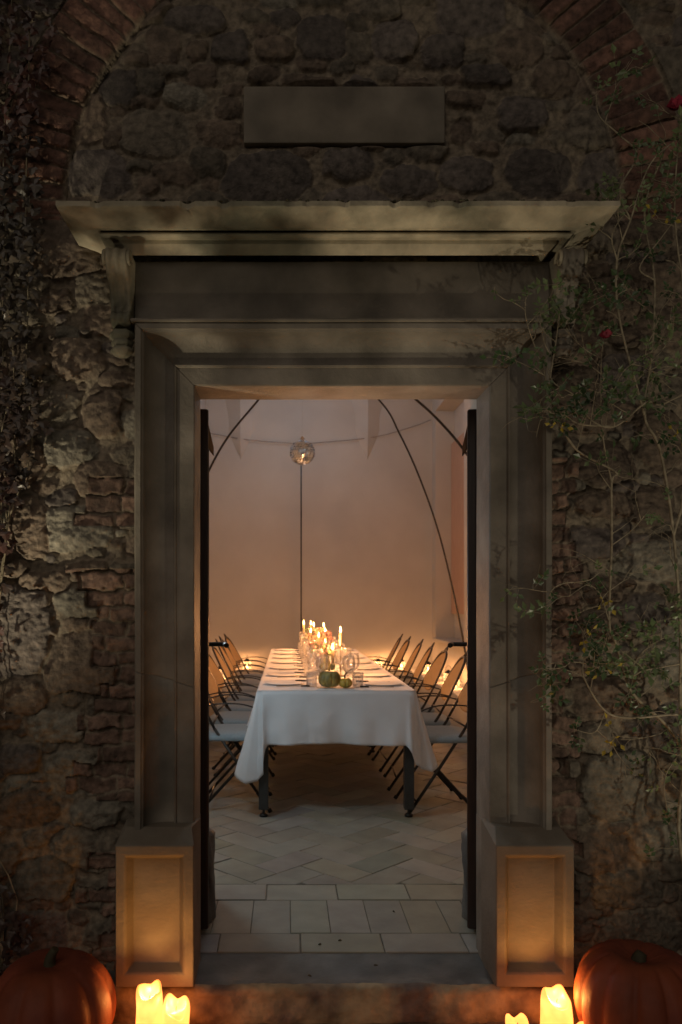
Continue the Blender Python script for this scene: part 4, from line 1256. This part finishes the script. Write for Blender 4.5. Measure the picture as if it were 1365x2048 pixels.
# ------------------------------------------------------------------ climbing rose
def leaf_quad(m, c, d, nrm, L, W):
    side = d.cross(nrm)
    if side.length < 1e-4: return
    side.normalize(); nrm = side.cross(d).normalized()
    a = c; b = c + d * L * .45 + side * W * .5 + nrm * L * .06; t = c + d * L - nrm * L * .10; e = c + d * L * .45 - side * W * .5 + nrm * L * .06
    mid = c + d * L * .5 - nrm * L * .02
    m.add([a, b, t, e, mid], [(0, 1, 4), (1, 2, 4), (2, 3, 4), (3, 0, 4)], False)
def rose():
    rr = random.Random(21)
    root = empty('climbing_rose', (1.42, 2.60, -0.115))
    tag(root, 'straggly thorny climbing rose with sparse leaves against the right wall', 'rose bush')
    o = Vector(root.location)
    B = lambda *ps: [P(a, b, d) for a, b, d in ps]
    base = Vector((1.46, 2.60, -0.12))
    canes = [
        ([base] + B((1362, 1700, 2.58), (1365, 1501, 2.6), (1270, 1392, 2.58), (1253, 1354, 2.57), (1229, 1276, 2.57), (1219, 1242, 2.57), (1224, 1091, 2.58), (1224, 965, 2.57), (1232, 944, 2.56), (1154, 900, 2.55), (1120, 845, 2.54)), 0.0050),
        ([base] + B((1380, 1600, 2.57), (1362, 1423, 2.57), (1362, 1276, 2.57), (1348, 1071, 2.57), (1321, 900, 2.56), (1290, 830, 2.56), (1305, 700, 2.56), (1310, 560, 2.55), (1290, 420, 2.54), (1330, 300, 2.53)), 0.0050),
        ([base] + B((1390, 1460, 2.56), (1365, 1430, 2.56), (1266, 1436, 2.55), (1212, 1423, 2.54), (1171, 1361, 2.54), (1167, 1327, 2.54), (1182, 1260, 2.54)), 0.0038),
        (B((1362, 1328, 2.57), (1290, 1341, 2.55), (1253, 1354, 2.56), (1171, 1327, 2.54), (1120, 1325, 2.54), (1089, 1330, 2.54)), 0.0022),
        (B((1348, 1071, 2.57), (1370, 980, 2.56), (1380, 800, 2.55), (1370, 600, 2.55), (1350, 420, 2.54), (1365, 200, 2.53)), 0.0040),
        (B((1400, 780, 2.55), (1365, 790, 2.55), (1322, 809, 2.55), (1293, 805, 2.54), (1230, 853, 2.54), (1182, 839, 2.53), (1149, 791, 2.53), (1108, 765, 2.53), (1090, 720, 2.53)), 0.0030),
        (B((1230, 853, 2.54), (1225, 800, 2.53), (1250, 740, 2.53), (1300, 712, 2.53)), 0.0022),
        (B((1230, 853, 2.54), (1160, 848, 2.53), (1120, 825, 2.53), (1060, 820, 2.53)), 0.0022),
        (B((1154, 900, 2.55), (1120, 850, 2.54), (1100, 800, 2.54), (1088, 740, 2.54), (1063, 672, 2.53), (1052, 631, 2.53), (1052, 600, 2.53)), 0.0022),
        (B((1100, 760, 2.54), (1111, 694, 2.53), (1119, 635, 2.53), (1126, 590, 2.53)), 0.0022),
        (B((1224, 965, 2.57), (1205, 860, 2.54), (1203, 730, 2.53), (1208, 676, 2.51)), 0.0022),
        (B((1290, 830, 2.56), (1240, 640, 2.55), (1235, 520, 2.55), (1262, 440, 2.53), (1300, 330, 2.52), (1365, 270, 2.52)), 0.0034),
        (B((1262, 440, 2.53), (1240, 380, 2.52), (1275, 310, 2.52), (1240, 270, 2.52), (1200, 232, 2.52), (1193, 190, 2.51)), 0.0024),
        (B((1235, 520, 2.55), (1225, 470, 2.53), (1255, 420, 2.53), (1280, 395, 2.52)), 0.0020),
        (B((1310, 560, 2.55), (1280, 535, 2.54), (1320, 480, 2.53), (1365, 420, 2.53)), 0.0022),
        (B((1219, 1242, 2.57), (1195, 1180, 2.55), (1150, 1165, 2.54), (1110, 1175, 2.53), (1095, 1205, 2.53)), 0.0020),
        (B((1150, 1165, 2.54), (1180, 1160, 2.53), (1200, 1145, 2.53)), 0.0016),
        (B((1253, 1354, 2.57), (1290, 1300, 2.55), (1340, 1270, 2.55)), 0.0018),
        (B((1224, 1091, 2.58), (1265, 1060, 2.56), (1300, 1020, 2.55)), 0.0016),
        (B((1212, 1423, 2.54), (1190, 1465, 2.53), (1150, 1460, 2.53)), 0.0018),
        (B((1365, 1501, 2.6), (1330, 1560, 2.56), (1340, 1650, 2.55)), 0.0020),
    ]
    mc = MB(); ml = MB(); my = MB()
    def spr(c, d, n, sc=1.0, yellow=False):
        # compound leaf: rachis with leaflets
        d = d.normalized(); nr = Vector((rr.gauss(0, .5), -1, rr.gauss(0, .5))).normalized()
        L = 0.045 * sc * rr.uniform(.7, 1.3)
        end = c + d * L; mc.tube([c, c + d * L * .5, end], 0.0007, 3, caps=False)
        tgt = my if yellow else ml
        leaf_quad(tgt, end, d, nr, 0.022 * sc, 0.014 * sc)
        sd = d.cross(nr).normalized()
        for t in (0.45, 0.85)[: n]:
            for s_ in (-1, 1):
                dd = (d * .5 + sd * s_).normalized()
                leaf_quad(tgt, c + d * L * t, dd, (nr + Vector((rr.gauss(0, .4), 0, rr.gauss(0, .4)))).normalized(), 0.019 * sc * rr.uniform(.7, 1.2), 0.012 * sc)
    def dens(p):     # leafiness by height, as in the photo
        z = p.z
        if z > 2.35: return 0.7
        if z > 1.75: return 0.8
        if z > 1.30: return 0.25
        if z > 0.9: return 1.0
        return 0.35
    def grow(p, d, L, r_, depth):
        pts = [p]; n = 5
        for k in range(n):
            d = (d + Vector((rr.gauss(0, .25), rr.gauss(0, .10), rr.gauss(0, .25)))).normalized()
            p = p + d * L / n
            if p.y < 2.44: p.y = 2.44
            if p.y > 2.64: p.y = 2.64
            pts.append(p)
        mc.tube(pts, [r_ * (1 - .55 * k / n) for k in range(n + 1)], 5, caps=False)
        for k in range(1, n + 1):
            if rr.random() < 0.30 * dens(pts[k]):
                spr(pts[k], Vector((rr.gauss(0, 1), -abs(rr.gauss(0, .5)), rr.gauss(0, 1))), rr.choice([1, 2]), rr.uniform(.8, 1.55), rr.random() < 0.004)
        if depth > 0:
            for k in (2, 3, 4):
                if rr.random() < 0.7:
                    grow(pts[k], (d + Vector((rr.gauss(0, .9), rr.gauss(0, .3), rr.gauss(0, .9)))).normalized(), L * rr.uniform(.35, .6), r_ * .6, depth - 1)
    for pts, r0 in canes:
        q = catmull(pts, 6)
        mc.tube(q, [1.25 * r0 * (1 - 0.55 * k / len(q)) for k in range(len(q))], 7)
        Ls = 0
        for k in range(2, len(q) - 1):
            Ls += (q[k] - q[k - 1]).length
            t = (q[k + 1] - q[k]).normalized()
            s_ = t.cross(Vector((0, 1, 0))) * rr.choice([-1, 1])
            if rr.random() < 0.6: mc.tube([q[k], q[k] + s_ * 0.007 + Vector((0, -0.002, 0))], [0.0013, 0.0003], 4, caps=False)
            if Ls > 0.045:
                Ls = 0
                if rr.random() < 0.62 * min(1.2, .55 + dens(q[k]) * .5):
                    grow(q[k], (t * .6 + s_ + Vector((0, rr.gauss(-.15, .2), 0.1))).normalized(), rr.uniform(.06, .20), 0.0017, 1)
                for _ in range(2):
                    if rr.random() < 0.38 * dens(q[k]): spr(q[k], Vector((rr.gauss(0, 1), -abs(rr.gauss(0, .6)), rr.gauss(0, 1))), 2, rr.uniform(.8, 1.3))
        for _ in range(3): spr(q[-1], Vector((rr.gauss(0, 1), -.3, rr.gauss(0, 1))), 2, .8)
    for (px, py) in ((1115, 852), (1210, 1190), (1222, 1462), (1228, 1470), (1168, 1275), (1320, 437), (1205, 1352), (1362, 880)):
        c = P(px, py, 2.52)
        for _ in range(2): spr(c, Vector((rr.gauss(0, 1), -.3, rr.gauss(0, 1))), 1, 1.0, True)
    for mb_ in (mc, ml, my): mb_.v = [tuple(Vector(v) - o) for v in mb_.v]
    mc.build('cane', M['cane'], root)
    a = ml.build('foliage', M['leaf'], root); b = my.build('yellow_foliage', M['yellowleaf'], root)
    for (px, py, s_, d_) in ((1213, 670, 1.0, 2.50), (1353, 210, 1.35, 2.50)):
        c = P(px, py, d_) - o; m = MB()
        for k in range(16):
            a_ = k * 2.4; rad = (0.004 + 0.0009 * k) * s_; h = 0.014 * s_
            d = Vector((math.cos(a_), math.sin(a_), 0)); sd = Vector((-d.y, d.x, 0)); wd = (0.006 + 0.0006 * k) * s_
            m.add([c + d * rad * .4 - Vector((0, 0, .010 * s_)), c + d * rad + sd * wd, c + d * rad * 1.15 + Vector((0, 0, h)) - sd * 0, c + d * rad - sd * wd], [(0, 1, 2, 3)], True)
        m.build('rose_bloom', M['rose'], root)
rose()
shrub()

# ------------------------------------------------------------------ ivy on the left
def ivy():
    rr = random.Random(5)
    root = empty('ivy', (-1.0, 2.64, -0.115)); tag(root, 'dark ivy climbing the wall along the left edge', 'ivy')
    o = Vector(root.location); m = MB(); ms = MB()
    def width(py):  # right-hand limit of the ivy, in photo pixels
        pts = [(-200, 150), (0, 112), (100, 110), (180, 85), (280, 62), (400, 70), (520, 82), (640, 66), (760, 60), (800, 98), (860, 90), (960, 48), (1060, 20), (1150, 10), (1400, 0), (1500, -20), (1740, -30), (1790, 40), (1880, 60), (1960, 10), (2100, 0)]
        for (a, b), (c, d) in zip(pts, pts[1:]):
            if a <= py <= c: return b + (d - b) * (py - a) / (c - a)
        return 0
    for k in range(14):
        x = rr.uniform(-160, 60); p = []
        for py in range(1950, -250, -150):
            x += rr.gauss(0, 16); p.append(P(min(x, width(py) - 8), py, 2.675))
        ms.tube(catmull(p, 3), 0.0025, 5)
    n = 0
    while n < 3900:
        py = rr.uniform(-220, 2020); px = rr.uniform(-330, 130)
        lim = width(py) + rr.gauss(0, 9)
        if px > lim: continue
        if 1150 < py < 1740 and rr.random() < 0.6: continue
        n += 1
        c = P(px, py, rr.uniform(2.585, 2.67))
        nr = Vector((rr.gauss(0, .45), -1, rr.gauss(0.1, .45))).normalized()
        d = Vector((rr.gauss(0, .6), rr.gauss(-.1, .2), -1 + rr.gauss(0, .5))).normalized()
        sd = d.cross(nr).normalized(); s_ = rr.uniform(.013, .027)
        prof = [(0, 0), (.55, -.12), (.95, .25), (.55, .45), (.50, .75), (0, 1.3), (-.50, .75), (-.55, .45), (-.95, .25), (-.55, -.12)]
        vs = [c + sd * a * s_ + d * b * s_ - nr * (0.12 * abs(a) * s_) for a, b in prof] + [c + d * .35 * s_ + nr * .12 * s_]
        m.add(vs, [(i, (i + 1) % 10, 10) for i in range(10)], False)
    for mb_ in (m, ms): mb_.v = [tuple(Vector(v) - o) for v in mb_.v]
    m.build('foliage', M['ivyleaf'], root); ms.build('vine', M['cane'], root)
ivy()
